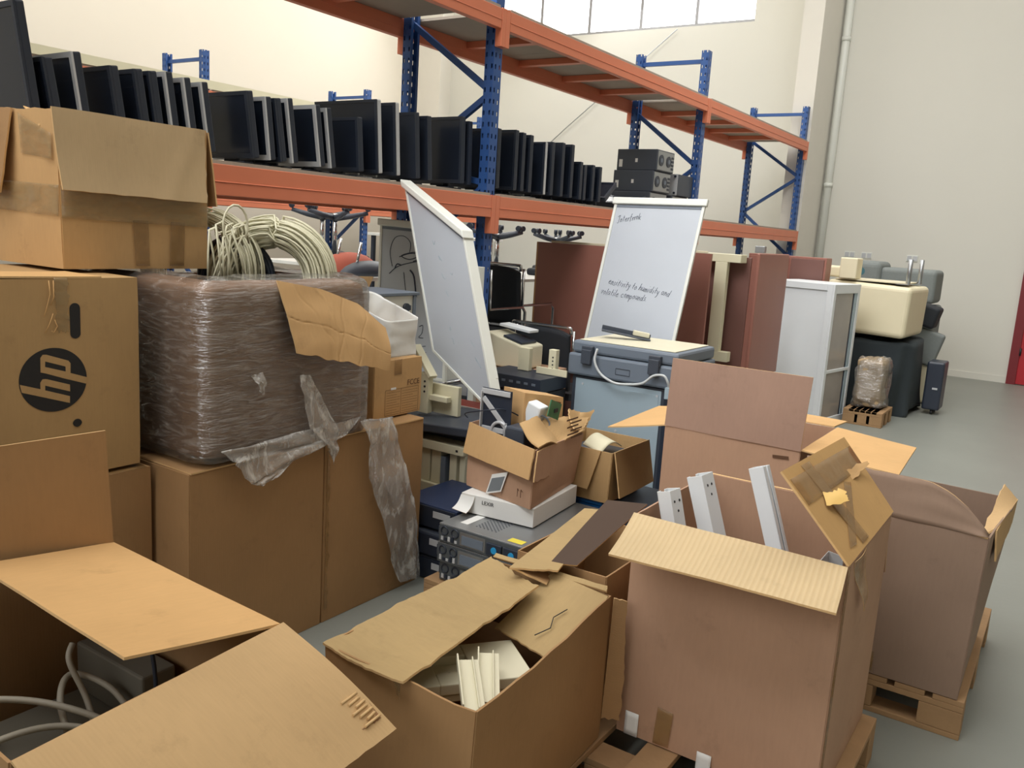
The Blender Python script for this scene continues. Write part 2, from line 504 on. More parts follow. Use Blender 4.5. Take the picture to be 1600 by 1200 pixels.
PINE = plain('pallet_wood', (164, 130, 92), 0.8, var=0.22, scale=8, bump=0.2, bscale=40)
CABLEM = plain('cream_cable', (216, 212, 184), 0.5, var=0.08, scale=30)
BAGM = plain('white_bag', (226, 226, 222), 0.35, var=0.04, bump=0.3, bscale=14)
CLOTHB = plain('black_cloth', (44, 52, 56), 0.85, var=0.15, scale=10)
SOFAC = plain('cream_leather', (232, 222, 190), 0.5, var=0.04)
SOFAG = plain('grey_fabric', (128, 134, 132), 0.9, var=0.08, scale=40)
SEATB = plain('black_upholstery', (36, 40, 46), 0.75, var=0.12, scale=30)
BLUEP = plain('blue_plastic', (24, 78, 130), 0.4, var=0.06)
GREENP = plain('green_board', (58, 110, 74), 0.5, var=0.06)
REDM = plain('red_paint', (176, 34, 44), 0.4, var=0.05)
MARK = plain('marker_ink', (52, 60, 80), 0.7, var=0.05)
MARKB = plain('blue_marker', (40, 96, 140), 0.7, var=0.1)
MARKR = plain('red_marker', (196, 40, 62), 0.6, var=0.05)

# ================================================================== the hall
XE, YB = 13.4, 11.3
mb = MB(); mb.bx(-7, XE + 0.2, -7, YB + 0.2, -0.1, 0.0)
struct(mb.build('floor', FLOORM))
mb = MB(); mb.bx(-7, XE + 0.2, -7, YB + 0.2, 7.7, 7.8)
struct(mb.build('ceiling', WALL))
WY0, WY1, WZ0, WZ1 = 4.80, 9.66, 4.99, 6.45          # window opening in the end wall
mb = MB()
mb.bx(XE, XE + 0.2, -7, YB + 0.2, 0, WZ0); mb.bx(XE, XE + 0.2, -7, YB + 0.2, WZ1, 7.7)
mb.bx(XE, XE + 0.2, -7, WY0, WZ0, WZ1); mb.bx(XE, XE + 0.2, WY1, YB + 0.2, WZ0, WZ1)
struct(mb.build('wall_end', WALLR))
mb = MB(); mb.bx(-7, XE, YB, YB + 0.2, 0, 7.7); struct(mb.build('wall_back', WALL))
mb = MB(); mb.bx(-7, XE, -7.2, -7, 0, 7.7); struct(mb.build('wall_right', WALL))
mb = MB(); mb.bx(-7.2, -7, -7.2, YB + 0.2, 0, 7.7); struct(mb.build('wall_near', WALL))
mb = MB()
mb.bx(12.38, XE, 3.48, 3.76, 0, 7.7)
mb.bx(XE - 0.32, XE, 10.62, YB, 0, 7.7)
struct(mb.build('trim_1', COLM))
mb = MB(); mb.cyl((XE - 0.05, 3.40, 0.0), (XE - 0.05, 3.40, 7.7), 0.055, 16)
for z in (2.55, 4.6): mb.cyl((XE - 0.05, 3.40, z), (XE - 0.05, 3.40, z + 0.06), 0.064, 16)
struct(mb.build('trim_2', OFFW))
mb = MB(); mb.tube([(XE - 0.06, 6.03, 4.95), (XE - 0.06, 8.0, 3.42), (XE - 0.06, 9.6, 2.1)], 0.008, 6)
struct(mb.build('trim_3', STEEL))
# window band
FR = plain('window_frame', (150, 150, 152), 0.5, metal=0.3)
PANE = emit('daylight_pane', (255, 255, 255), 5.0)
win = MB(); win.bx(XE + 0.06, XE + 0.14, WY0, WY1, WZ0, WZ0 + 0.05); win.bx(XE + 0.06, XE + 0.14, WY0, WY1, WZ1 - 0.05, WZ1)
n = 5; wd = (WY1 - WY0) / n
for i in range(n + 1):
    y = WY0 + i * wd
    win.bx(XE + 0.06, XE + 0.14, max(WY0, y - 0.025), min(WY1, y + 0.025), WZ0 + 0.05, WZ1 - 0.05)
wo = struct(win.build('window_1', FR))
for i in range(n):
    p = MB(); p.bx(XE + 0.09, XE + 0.105, WY0 + i * wd + 0.025, WY0 + (i + 1) * wd - 0.025, WZ0 + 0.05, WZ1 - 0.05)
    p.build('pane', PANE, wo)
# red fire door at the right
d = MB(); d.bx(XE - 0.05, XE, 0.62, 0.73, 0, 2.25); d.bx(XE - 0.05, XE, -0.55, -0.44, 0, 2.25); d.bx(XE - 0.05, XE, -0.44, 0.62, 2.14, 2.25)
do = struct(d.build('door_1', plain('door_frame_red', (120, 32, 38), 0.45, var=0.05)))
l = MB(); l.bx(XE - 0.035, XE - 0.001, -0.44, 0.62, 0.01, 2.14); l.build('door_leaf', REDM, do, 0.004)
for z in (0.4, 1.15, 1.9):
    h = MB(); h.cyl((XE - 0.05, 0.615, z), (XE - 0.05, 0.615, z + 0.1), 0.012); h.build('hinge', INK, do)
k = MB(); k.bar((XE - 0.08, -0.30, 1.03), (XE - 0.08, -0.18, 1.03), 0.02, 0.02); k.cyl((XE - 0.08, -0.30, 1.03), (XE - 0.03, -0.30, 1.03), 0.01); k.build('door_handle', STEEL, do)
mb = MB(); mb.bx(XE - 0.012, XE, -7, -0.55, 0, 0.09); mb.bx(XE - 0.012, XE, 0.73, 3.48, 0, 0.09); struct(mb.build('baseboard_end', WALLR))
# twin sockets on the end wall
for y, lab in ((2.98, 'white wall socket nearest the white pipe, above the grey sofa'), (2.742, 'white wall socket in the middle of three above the grey sofa'),
               (2.124, 'white wall socket furthest right, behind the steel sofa legs')):
    t = thing('wall_socket', lab, 'socket', (XE, y, 1.59), 'sockets on the end wall')
    a = MB(); a.bx(XE - 0.012, XE, y - 0.075, y + 0.075, 1.55, 1.64); a.build('face_plate', OFFW, t, 0.003)
    for s in (-0.037, 0.037):
        a = MB(); a.bx(XE - 0.018, XE - 0.012, y + s - 0.028, y + s + 0.028, 1.562, 1.628); a.build('switch', SILVER, t, 0.002)

# ================================================================== pallet racks
def post_mesh(x, y, z1, face):          # C section, web on the aisle side
    p = MB(); w, dp, th = 0.092, 0.07, 0.004
    p.box((x, y, z1 / 2), (w, th, z1))
    p.box((x - w / 2, y + face * dp / 2, z1 / 2), (th, dp, z1))
    p.box((x + w / 2, y + face * dp / 2, z1 / 2), (th, dp, z1))
    p.box((x - w / 2 + 0.012, y + face * dp, z1 / 2), (0.024, th, z1))
    p.box((x + w / 2 - 0.012, y + face * dp, z1 / 2), (0.024, th, z1))
    return p
def rack(label, xs, y0, y1, tops, levels, zig, bars):
    t = thing('pallet_rack', label, 'rack', (xs[0], y0, 0))
    for x, top, zg in zip(xs, tops, zig):
        post_mesh(x, y0, top, 1).build('post', PERF, t)
        post_mesh(x, y1, top, -1).build('post', PERF, t)
        for yy in (y0 + 0.035, y1 - 0.035):
            a = MB(); a.bx(x - 0.08, x + 0.08, yy - 0.06, yy + 0.06, 0, 0.008); a.build('foot_plate', BLUE, t)
        b = MB(); b.bar((x, y0 + 0.03, top - 0.10), (x, y1 - 0.03, top - 0.10), 0.035, 0.04); b.build('tie_bar', BLUE, t)
        zs = zg
        side = 0
        for za, zb in zip(zs, zs[1:]):
            ya, yb = (y0 + 0.03, y1 - 0.03) if side == 0 else (y1 - 0.03, y0 + 0.03)
            side ^= 1
            b = MB(); b.bar((x, ya, za), (x, yb, zb), 0.035, 0.04); b.build('brace', BLUE, t)
    for xa, xb in zip(xs, xs[1:]):
        for zb, zt in levels:
            for yy, s in ((y0 - 0.028, -1), (y1 + 0.028, 1)):
                g = MB(); xa2, xb2 = xa + 0.05, xb - 0.05
                g.bx(xa2, xb2, yy - 0.024, yy + 0.024, zb, zt)
                g.bx(xa2, xb2, yy - 0.028 * 1, yy + 0.028, zb + (zt - zb) * 0.42, zb + (zt - zb) * 0.46)
                bo = g.build('beam', ORANGE, t, 0.006)
                for xx, q in ((xa, 1), (xb, -1)):
                    c = MB(); c.bx(xx + q * 0.001, xx + q * 0.047, yy - 0.026, yy + 0.026, zb - 0.11, zt + 0.005)
                    co = c.build('beam_connector', ORANGE, bo, 0.002)
            dk = MB(); nb = 3; L = (xb - xa - 0.12) / nb
            for i in range(nb):
                x0 = xa + 0.06 + i * L
                dk = MB(); dk.bx(x0 + 0.002, x0 + L - 0.002, y0 - 0.045, y1 + 0.045, zt, zt + 0.018)
                dk.build('deck_board', DECK, t)
            if bars:
                for i in range(1, 5):
                    x = xa + (xb - xa) * i / 5
                    q = MB(); q.bx(x - 0.035, x + 0.035, y0 - 0.002, y1 + 0.002, zt - 0.05, zt - 0.002); q.build('support_bar', ORANGE, t)
    return t
zA = [0.25, 0.75, 1.25, 1.75, 2.05, 2.55, 3.05]
rack('long orange and blue pallet rack holding the black monitors', (1.23, 4.91, 8.59, 12.27), 3.5, 4.3, (4.6, 4.6, 3.54, 3.54),
     ((1.722, 1.866), (2.945, 3.07)), ([0.3, 0.8, 1.4, 2.0, 2.55, 3.05], [0.3, 0.8, 1.35, 1.95, 2.35 - 0.28, 2.55, 3.05][1:], [0.75, 1.3, 1.85, 2.4, 2.95][1:], [0.3, 0.9, 1.5, 2.1, 2.6, 3.1]), True)
r2 = rack('pallet rack against the back wall, seen behind the monitors', (4.05, 6.87, 9.70, 12.53), 9.2, 10.0, (3.54, 3.54, 3.54, 3.54),
     ((1.722, 1.866), (2.945, 3.07)), ([0.6, 1.2, 1.8, 2.4, 3.0],) * 4, False)
m = MB(); m.bx(4.1, 12.5, 9.14, 9.17, 3.09, 3.19); m.build('edge_board', CREAM, r2)

# ================================================================== monitors on the lower shelf
SH = 1.885
def make_monitor(name, w, h, rim, tilt, mats=(BLACK, SCREEN, BLACK)):
    """base at the origin; the screen faces -X, width along Y, its right edge (seen from the aisle) at y = 0"""
    t = thing(name, 'x', 'monitor', (0, 0, 0), 'monitors on the lower rack shelf')
    body, scr, rimm = mats
    z0 = 0.045
    X = Matrix.Translation((0.06, 0, 0.03)) @ Matrix.Rotation(math.radians(-tilt), 4, 'Y') @ Matrix.Translation((-0.06, 0, -0.03))
    b = MB(X); b.bx(0.004, 0.038, 0.0, w, z0, z0 + h); b.bx(0.03, 0.050, w * 0.22, w * 0.78, z0 + h * 0.2, z0 + h * 0.75); b.build('casing', body, t, 0.006)
    f = MB(X)
    f.bx(-0.006, 0.004, 0, rim, z0, z0 + h); f.bx(-0.006, 0.004, w - rim, w, z0, z0 + h)
    f.bx(-0.006, 0.004, rim, w - rim, z0, z0 + rim * 1.3); f.bx(-0.006, 0.004, rim, w - rim, z0 + h - rim, z0 + h)
    f.build('bezel', rimm, t)
    s = MB(X); s.bx(-0.001, 0.003, rim, w - rim, z0 + rim * 1.3, z0 + h - rim); s.build('screen', scr, t)
    n_ = MB(X); n_.bx(0.034, 0.052, w / 2 - 0.055, w / 2 + 0.055, 0.030, z0 + h * 0.5); n_.build('neck', body, t, 0.005)
    q = MB(); q.bx(-0.006, 0.056, w / 2 - 0.16, w / 2 + 0.16, 0, 0.022); q.build('stand_base', body, t, 0.005)
    return t
KIND = {'b19': (0.47, 0.31, 0.018, (BLACK, SCREEN, BLACK)), 's19': (0.47, 0.31, 0.02, (BLACK, SCREEN, SILVER)), 'b22': (0.52, 0.40, 0.018, (BLACK, SCREEN, BLACK)),
        's22': (0.52, 0.40, 0.016, (SILVER, SCREEN, BLACK)), 'd22': (0.52, 0.40, 0.018, (BLACK, BLACK, BLACK))}
pr = {}
def proto(k, tilt):
    """a first monitor of that kind and tilt, or a copy of it"""
    if (k, tilt) not in pr:
        w, h, rim, m = KIND[k]
        pr[k, tilt] = make_monitor('monitor', w, h, rim, tilt, m)
        return pr[k, tilt]
    return dup(pr[k, tilt], (0, 0, 0), 0, 'x')
# (kind, X, top height, turn, lean, what sets it apart)
ML = [
 ('b22', 1.88, 2.42, 4, -4, 'tall black monitor at the left end of the monitor row'),
 ('b19', 1.97, 2.225, 3, -5, 'low black monitor just behind the tall one at the left end'),
 ('s19', 2.09, 2.270, 2, -5, 'silver-edged black monitor second in front of the taped carton'),
 ('b19', 2.255, 2.245, 3, -6, 'black monitor right after the first silver-edged one from the left'),
 ('b19', 2.37, 2.252, 4, -5, 'black monitor, second right of the first silver-edged one'),
 ('b19', 2.44, 2.256, 4, -5, 'black monitor squeezed against a silver-topped one'),
 ('s19', 2.52, 2.268, 3, -6, 'black monitor with a silver top and right rim above the taped carton'),
 ('s19', 2.615, 2.258, 5, -6, 'thin silver-rimmed monitor above the right corner of the taped carton'),
 ('s19', 2.71, 2.254, 4, -9, 'pale-topped monitor tilted at the right end of the taped carton'),
 ('b19', 2.975, 2.258, 6, -6, 'wide dark monitor just clear of the taped carton'),
 ('s19', 3.08, 2.244, 5, 0, 'upright monitor with a bright vertical silver edge'),
 ('b19', 3.155, 2.25, 6, -5, 'dark monitor between two silver-edged ones left of the blue post'),
 ('s19', 3.235, 2.262, 5, -7, 'leaning silver-edged monitor before a close pair of silver-edged ones'),
 ('s19', 3.43, 2.259, 4, -6, 'nearer of a close pair of monitors with white edges'),
 ('s19', 3.512, 2.254, 4, -6, 'farther of a close pair of monitors with white edges'),
 ('b19', 3.735, 2.232, 5, -4, 'low dark monitor in front of a tall white-edged one'),
 ('s22', 3.895, 2.354, 3, -2, 'tall monitor with a white right edge, middle of the first bay'),
 ('s22', 4.055, 2.360, 4, 1, 'second tall white-edged monitor, with its back edge to the blue post'),
 ('d22', 4.245, 2.331, 5, -1, 'tall dark monitor left of the blue back post'),
 ('d22', 4.365, 2.325, 4, -3, 'dark monitor in front of the blue back post'),
 ('b22', 4.705, 2.368, 10, -3, 'broad dark monitor turned slightly, just left of the front blue post'),
 ('b22', 4.785, 2.348, 4, -1, 'dark monitor touching the front blue post on its left'),
 ('b22', 5.12, 2.345, 3, 0, 'dark monitor just right of the front blue post'),
 ('b22', 5.345, 2.362, 3, 0, 'black monitor second right of the front blue post'),
 ('d22', 5.44, 2.355, 3, 0, 'black monitor third right of the front blue post'),
 ('b22', 5.545, 2.350, 3, 0, 'black monitor before the one with a thin white edge'),
 ('s22', 5.75, 2.323, 2, 0, 'black monitor with a thin white edge in the second bay'),
 ('b22', 5.86, 2.336, 2, 0, 'black monitor right of the thin white edge in the second bay'),
 ('d22', 6.015, 2.349, 2, 0, 'tall black monitor next to last before the low row end'),
 ('b22', 6.165, 2.351, 2, 0, 'last tall black monitor before the low ones at the row end'),
 ('b19', 6.32, 2.231, 2, 0, 'first of four low monitors at the right end of the row'),
 ('b19', 6.39, 2.211, 2, 0, 'second of four low monitors at the right end of the row'),
 ('b19', 6.53, 2.225, 2, 0, 'third of four low monitors at the right end of the row'),
 ('b19', 6.655, 2.221, 2, 0, 'rightmost upright monitor, beside the stack of computers'),
]
for k, x, zt, turn, lean, lab in ML:
    o = proto(k, (7 if x < 4 else 1) if not lean else 9 if x < 3.7 else 5 if x < 4.7 else 2.5)
    o['label'] = lab
    o.scale = (1, 1, (zt - SH) / (0.045 + (0.31 if '19' in k else 0.40)))
    o.location = (x, 3.60, SH + 0.001)
    o.rotation_euler = (0, 0, math.radians(-3 if turn == 10 else -1))
# two monitors lying at the end of the row
for (x, y, z, rx, ry, rz, lab) in ((6.75, 3.60, 1.945, 0, 62, 8, 'monitor lying back on the shelf edge with its stand up, left of the computers'),
                                   (7.16, 3.54, 1.945, 0, 78, 3, 'dark monitor lying flat at the shelf edge above the flip chart')):
    o = dup(pr['b19', 1], (x, y, z), 0, lab)
    o.rotation_euler = (0, math.radians(ry), math.radians(rz)); o.scale = (1, 1, 1)
# desktop computers on their sides, backs to the aisle
def make_pc(label, loc):
    x, y, z = loc
    t = thing('desktop_computer', label, 'computer', loc, 'computers on the rack shelf')
    a = MB(); a.bx(x, x + 0.40, y, y + 0.42, z, z + 0.196); a.build('case', GREYD, t, 0.006)
    b = MB(); b.bx(x + 0.015, x + 0.385, y - 0.004, y + 0.001, z + 0.012, z + 0.185); bo = b.build('back_panel', STEEL, t)
    for cx in (0.09, 0.26):
        f = MB(); f.cyl((x + cx, y - 0.004, z + 0.10), (x + cx, y - 0.009, z + 0.10), 0.052, 20); fo = f.build('fan_grille', BLACK, bo)
        g = MB(); g.cyl((x + cx, y - 0.009, z + 0.10), (x + cx, y - 0.011, z + 0.10), 0.022, 16); g.build('fan_hub', GREYP, bo)
    for i in range(4):
        p = MB(); p.bx(x + 0.325, x + 0.375, y - 0.008, y - 0.004, z + 0.03 + i * 0.034, z + 0.05 + i * 0.034); p.build('port', BLACK, bo)
    for q in ((0.36, 0.395, 0.03, 0.10), (0.20, 0.225, 0.075, 0.11)):
        s = MB(); s.bx(x - 0.002, x, y + q[0], y + q[1], z + q[2], z + q[3]); s.build('sticker', PAPER, t)
    return t
make_pc('dark computer case at the bottom of the stack of three on the shelf', (7.58, 3.56, SH))
make_pc('dark computer case in the middle of the stack of three on the shelf', (7.61, 3.55, SH + 0.198))
make_pc('dark computer case on top of the stack of three on the shelf', (7.64, 3.54, SH + 0.396))
make_pc('low dark computer case under the pale-faced one beside the blue post', (8.10, 3.56, SH))
t = thing('computer_case', 'open computer case with a pale metal face, beside the blue post', 'computer', (8.14, 3.54, SH + 0.198))
a = MB(); a.bx(8.147, 8.53, 3.53, 3.79, SH + 0.198, SH + 0.405); a.build('shell', GREYD, t, 0.004)
a = MB(); a.bx(8.14, 8.147, 3.53, 3.79, SH + 0.198, SH + 0.405); fo = a.build('face_panel', SILVER, t, 0.002)
for yy in (3.555, 3.765):
    for zz in (0.222, 0.382):
        a = MB(); a.cyl((8.14, yy, SH + zz), (8.13, yy, SH + zz), 0.012, 12); a.build('rubber_foot', BLACK, fo)

# ================================================================== cartons
def carton_body(mb, bot, rim, t=0.006, amp=0.004, seed=0, closed=False, nu=8, rimcut=None, bulge=0.0):
    """one folded sheet: floor panel, four walls and, when closed, the shut top"""
    bot = [V3(p) for p in bot]; rim = [V3(p) for p in rim]
    cb = sum(bot, V3()) / 4; ct = sum(rim, V3()) / 4
    per = [(bot[(i + 1) % 4] - bot[i]).length for i in range(4)]; P = sum(per)
    H = (ct - cb).length
    N = 4 * nu
    vs = [0.02, 0.5, 1.0] + [1 + k / 8 for k in range(1, 9)] + ([2.5, 2.98] if closed else [])
    M = len(vs) - 1
    def f(u, v):
        iu = round(u * N); s = (iu // nu) % 4; q = (iu % nu) / nu
        b = bot[s].lerp(bot[(s + 1) % 4], q); r = rim[s].lerp(rim[(s + 1) % 4], q)
        vv = vs[round(v * M)]
        if vv <= 1: return cb.lerp(b, vv)
        if vv <= 2:
            h = vv - 1
            if rimcut: h = h * (1 - rimcut(s, q) / H)
            p = b.lerp(r, h)
            e = (bot[(s + 1) % 4] - bot[s]).normalized(); n = V3((e.y, -e.x, 0))
            w = amp * noise.noise(V3((s * 9.1 + q * 2.2, h * 2.0, seed * 3.7))) * min(1, 4 * min(q, 1 - q)) + bulge * math.sin(PI * q) * math.sin(PI * min(h, 0.92))
            return p + n * w
        return r.lerp(ct, (vv - 2))
    mb.fsheet(f, N, M, t, P, H * M / 8.0, 0, 0)
    return mb
def rect(x0, x1, y0, y1, z, a=0.0):
    cx, cy = (x0 + x1) / 2, (y0 + y1) / 2
    out = []
    for x, y in ((x0, y0), (x1, y0), (x1, y1), (x0, y1)):
        dx, dy = rot2(x - cx, y - cy, a); out.append((cx + dx, cy + dy, z))
    return out
def carton(label, bot, rim, mat, closed=False, amp=0.004, seed=0, rimcut=None, bulge=0.0, cat='box', group=None, name='cardboard_box'):
    c = sum((V3(p) for p in bot), V3()) / 4
    t = thing(name, label, cat, c, group)
    carton_body(MB(), bot, rim, amp=amp, seed=seed, closed=closed, rimcut=rimcut, bulge=bulge).build('box_body', mat, t, sharp=0.5)
    return t
def flap(t, a, b, c, d, mat=None, th=0.006, name='flap', label=None, **k):
    o = MB().sheet(a, b, c, d, th, emi=1, **k).build(name, [mat or KR, EDGE], t, sharp=0.9)
    if label: o['label'] = label
    return o
def tape(t, a, b, c, d, mat=None, name='tape', **k):
    return MB().sheet(a, b, c, d, 0.0006, **dict(dict(nu=12, nv=4, amp=0.0012, freq=9), **k)).build(name, mat or TAPE, t)
def pallet(label, x0, x1, y0, y1, rot_y=True):
    """deck boards run along y over three bearers that run along x"""
    t = thing('wooden_pallet', label, 'pallet', ((x0 + x1) / 2, (y0 + y1) / 2, 0))
    n = 6; w = 0.10; gap = ((y1 - y0) - n * w) / (n - 1)
    for i in range(n):
        a = MB(); yy = y0 + i * (w + gap); a.bx(x0, x1, yy, yy + w, 0.124, 0.144); a.build('deck_board', PINE, t, 0.002)
    for j in range(3):
        xx = x0 + j * ((x1 - x0) - 0.10) / 2
        a = MB(); a.bx(xx, xx + 0.10, y0, y1, 0.0, 0.020); a.build('skid_board', PINE, t, 0.002)
        a = MB(); a.bx(xx, xx + 0.10, y0, y1, 0.102, 0.1235); a.build('stringer_board', PINE, t, 0.002)
        for i in range(3):
            yy = y0 + i * ((y1 - y0) - 0.14) / 2
            a = MB(); a.bx(xx, xx + 0.10, yy, yy + 0.14, 0.021, 0.101); a.build('block', PINE, t, 0.002)
    return t

# ---- lower row on the floor at the left: three big closed cartons
t = carton('plain brown closed carton on the floor under the logo carton, mostly hidden', rect(1.05, 1.71, 2.60, 3.2, 0.004), rect(1.05, 1.71, 2.60, 3.2, 0.762), KRD, True, 0.003, 1)
tape(t, (1.06, 2.598, 0.765), (1.70, 2.598, 0.765), (1.70, 2.66, 0.768), (1.06, 2.66, 0.768))
t = carton('brown closed carton on the floor with the film-wrapped carton on top', rect(1.738, 2.352, 2.42, 3.02, 0.004), rect(1.738, 2.352, 2.42, 3.02, 0.762), KRD, True, 0.005, 2, bulge=0.004)
flap(t, (1.742, 2.416, 0.768), (2.348, 2.416, 0.768), (2.348, 2.71, 0.772), (1.742, 2.71, 0.772), KRD, amp=0.003, name='top_flap')
t = carton('brown closed carton on the floor below the hanging plastic film, right end of its row', rect(2.362, 2.965, 2.42, 3.02, 0.004), rect(2.362, 2.968, 2.42, 3.02, 0.774), KRD, True, 0.006, 3, bulge=0.006)
flap(t, (2.366, 2.414, 0.781), (2.964, 2.414, 0.781), (2.964, 2.71, 0.785), (2.366, 2.71, 0.785), KRD, amp=0.004, name='top_flap')
tape(t, (2.37, 2.4135, 0.06), (2.395, 2.4135, 0.06), (2.395, 2.4135, 0.74), (2.37, 2.4135, 0.74), name='torn_tape', jag=(0.01, 0.02, 0, 0), nu=4, nv=30)

# ---- logo carton lying on its side
HX0, HX1, HY = 0.92, 1.684, 2.62
t = carton('tan carton with a round black printed logo and a hand hole', rect(HX0, HX1, HY, 3.22, 0.782), rect(HX0, HX1, HY, 3.22, 1.413), KRH, True, 0.002, 4)
hp = t
a = MB(); N = 72
cx, cz, rr = 1.3955, 1.1025, 0.104
a.poly([(cx + 0.1055 * math.cos(2 * PI * i / N), HY - 0.0046, cz + 0.1005 * math.sin(2 * PI * i / N) - 0.03 * math.cos(2 * PI * i / N) * 0.1) for i in range(N)], 0, 0.0004, (0, -1, 0))
lg = a.build('printed_logo', INK, t); lg['label'] = 'round black printed logo'
PL = [[(1.355, 1.13), (1.356, 1.175), (1.363, 1.184), (1.371, 1.184), (1.37, 1.163), (1.369, 1.146), (1.369, 1.126)],
      [(1.371, 1.184), (1.376, 1.183), (1.442, 1.159), (1.433, 1.141), (1.37, 1.163)],
      [(1.442, 1.159), (1.449, 1.15), (1.448, 1.119), (1.447, 1.097), (1.432, 1.102), (1.433, 1.125), (1.433, 1.141)],
      [(1.369, 1.146), (1.433, 1.125), (1.432, 1.102), (1.369, 1.126)],
      [(1.448, 1.119), (1.503, 1.099), (1.498, 1.079), (1.447, 1.097)]]
HL = [[(1.292, 1.099), (1.353, 1.078), (1.367, 1.073), (1.444, 1.045), (1.443, 1.023), (1.297, 1.074)],
      [(1.353, 1.078), (1.353, 1.098), (1.36, 1.108), (1.368, 1.108), (1.367, 1.073)],
      [(1.368, 1.108), (1.374, 1.107), (1.445, 1.082), (1.445, 1.06), (1.367, 1.088)]]
for Q in (PL, HL):
    a = MB()
    for q in Q: a.poly([(x, HY - 0.0052, z) for x, z in q], 0, 0.0004, (0, -1, 0))
    a.build('logo_letter', KRH, lg)
def slot(t, x, z, w, h, y, name='hand_hole'):
    a = MB(); pts = []
    for i in range(24):
        an = 2 * PI * i / 24
        pts.append((x + w / 2 * math.cos(an), y, z + (h / 2 - w / 2) * (1 if math.sin(an) >= 0 else -1) + w / 2 * math.sin(an)))
    a.poly(pts, 0, 0.0005, (0, -1, 0))
    return a.build(name, INK, t)
slot(t, 1.468, 1.283, 0.034, 0.112, HY - 0.0048)
slot(t, 1.466, 0.955, 0.030, 0.026, HY - 0.0048, 'finger_hole')
tape(t, (1.40, HY - 0.006, 1.418), (1.455, HY - 0.006, 1.418), (1.455, HY - 0.0065, 1.235), (1.405, HY - 0.0065, 1.24), CTAPE, 'clear_tape', jag=(0.03, 0.015, 0.01, 0), nv=18, amp=0.002)
for q in ([(1.388, 1.41), (1.389, 1.37), (1.38, 1.33), (1.368, 1.30)], [(1.402, 1.41), (1.400, 1.36), (1.392, 1.335)], [(1.398, 1.31), (1.385, 1.28), (1.372, 1.25)], [(1.402, 1.29), (1.408, 1.27), (1.400, 1.252), (1.39, 1.255)]):
    a = MB(); a.tube([(x, HY - 0.008 - 0.004 * (i % 2), z) for i, (x, z) in enumerate(q)], 0.0016, 5); a.build('loose_strand', KRL, t)
flap(t, (1.0, HY - 0.002, 1.420), (1.56, HY - 0.002, 1.420), (1.53, HY + 0.17, 1.424), (1.0, HY + 0.17, 1.424), KRL, amp=0.004, name='top_flap', jag=(0.02, 0, 0, 0))

# ---- taped open carton on top of the logo carton
TX0, TX1, TY0, TY1, TZ0, TZ1 = 1.545, 2.10, 2.81, 3.30, 1.432, 1.940
t = carton('taped open carton with a folded-down front flap, topmost at the left', rect(TX0, TX1, TY0, TY1, TZ0), [(TX0 - 0.01, TY0, TZ1), (TX1 - 0.005, TY0, TZ1), (TX1, TY1, TZ1), (TX0, TY1, TZ1 + 0.02)], KR, False, 0.008, 5,
           rimcut=lambda s, q: 0.012 * (0.6 + noise.noise(V3((s * 3 + q * 6, 1.3, 0)))) if s == 3 else 0.0)
flap(t, (1.512, 2.798, 1.942), (2.090, 2.796, 1.940), (2.072, 2.765, 1.672), (1.524, 2.765, 1.682), card('kraft_greyish', (194, 168, 130)), amp=0.010, seed=3, freq=4, nu=18, nv=10, name='front_flap', jag=(0.006, 0.012, 0, 0),
     creases=((1.0, 0.22, 0.93, -0.006), (0.8, -0.3, 0.55, 0.004)))
for (a_, b_, c_, d_) in (((1.538, 2.802, 1.70), (2.10, 2.802, 1.69), (2.10, 2.802, 1.585), (1.538, 2.802, 1.595)),
                        ((1.79, 2.803, 1.60), (1.85, 2.803, 1.60), (1.855, 2.803, 1.44), (1.80, 2.803, 1.44)),
                        ((1.94, 2.803, 1.60), (2.00, 2.803, 1.60), (1.995, 2.803, 1.44), (1.935, 2.803, 1.44))):
    tape(t, a_, b_, c_, d_, CTAPE if a_[0] < 1.6 else TAPE, 'front_tape', nv=10, amp=0.003, seed=7)
tape(t, (1.534, 2.812, 1.70), (1.534, 3.22, 1.71), (1.534, 3.22, 1.61), (1.534, 2.812, 1.60), CTAPE, 'side_tape', nv=10, amp=0.004, seed=9)
tape(t, (1.528, 2.83, 1.86), (1.528, 3.03, 1.93), (1.530, 3.03, 1.80), (1.530, 2.83, 1.78), CTAPE, 'side_tape', nv=8, amp=0.005, seed=12)
flap(t, (2.108, 2.812, 1.935), (2.108, 3.2, 1.935), (2.135, 3.2, 1.66), (2.130, 2.79, 1.66), KRD, name='gap_flap', amp=0.006, seed=23, jag=(0.012, 0, 0, 0))  # dark flap added to stand for the shadow gap beside the front flap
flap(t, (1.525, 3.06, 1.945), (1.525, 3.29, 1.955), (1.495, 3.29, 1.67), (1.495, 3.10, 1.66), KRD, amp=0.006, name='torn_side_flap', jag=(0.01, 0.01, 0.01, 0))
flap(t, (1.55, 3.05, 1.955), (1.62, 2.835, 1.905), (1.57, 2.832, 1.845), (1.528, 2.90, 1.885), KRL, amp=0.006, name='torn_corner', jag=(0.012, 0.01, 0.01, 0), nu=10, nv=8)

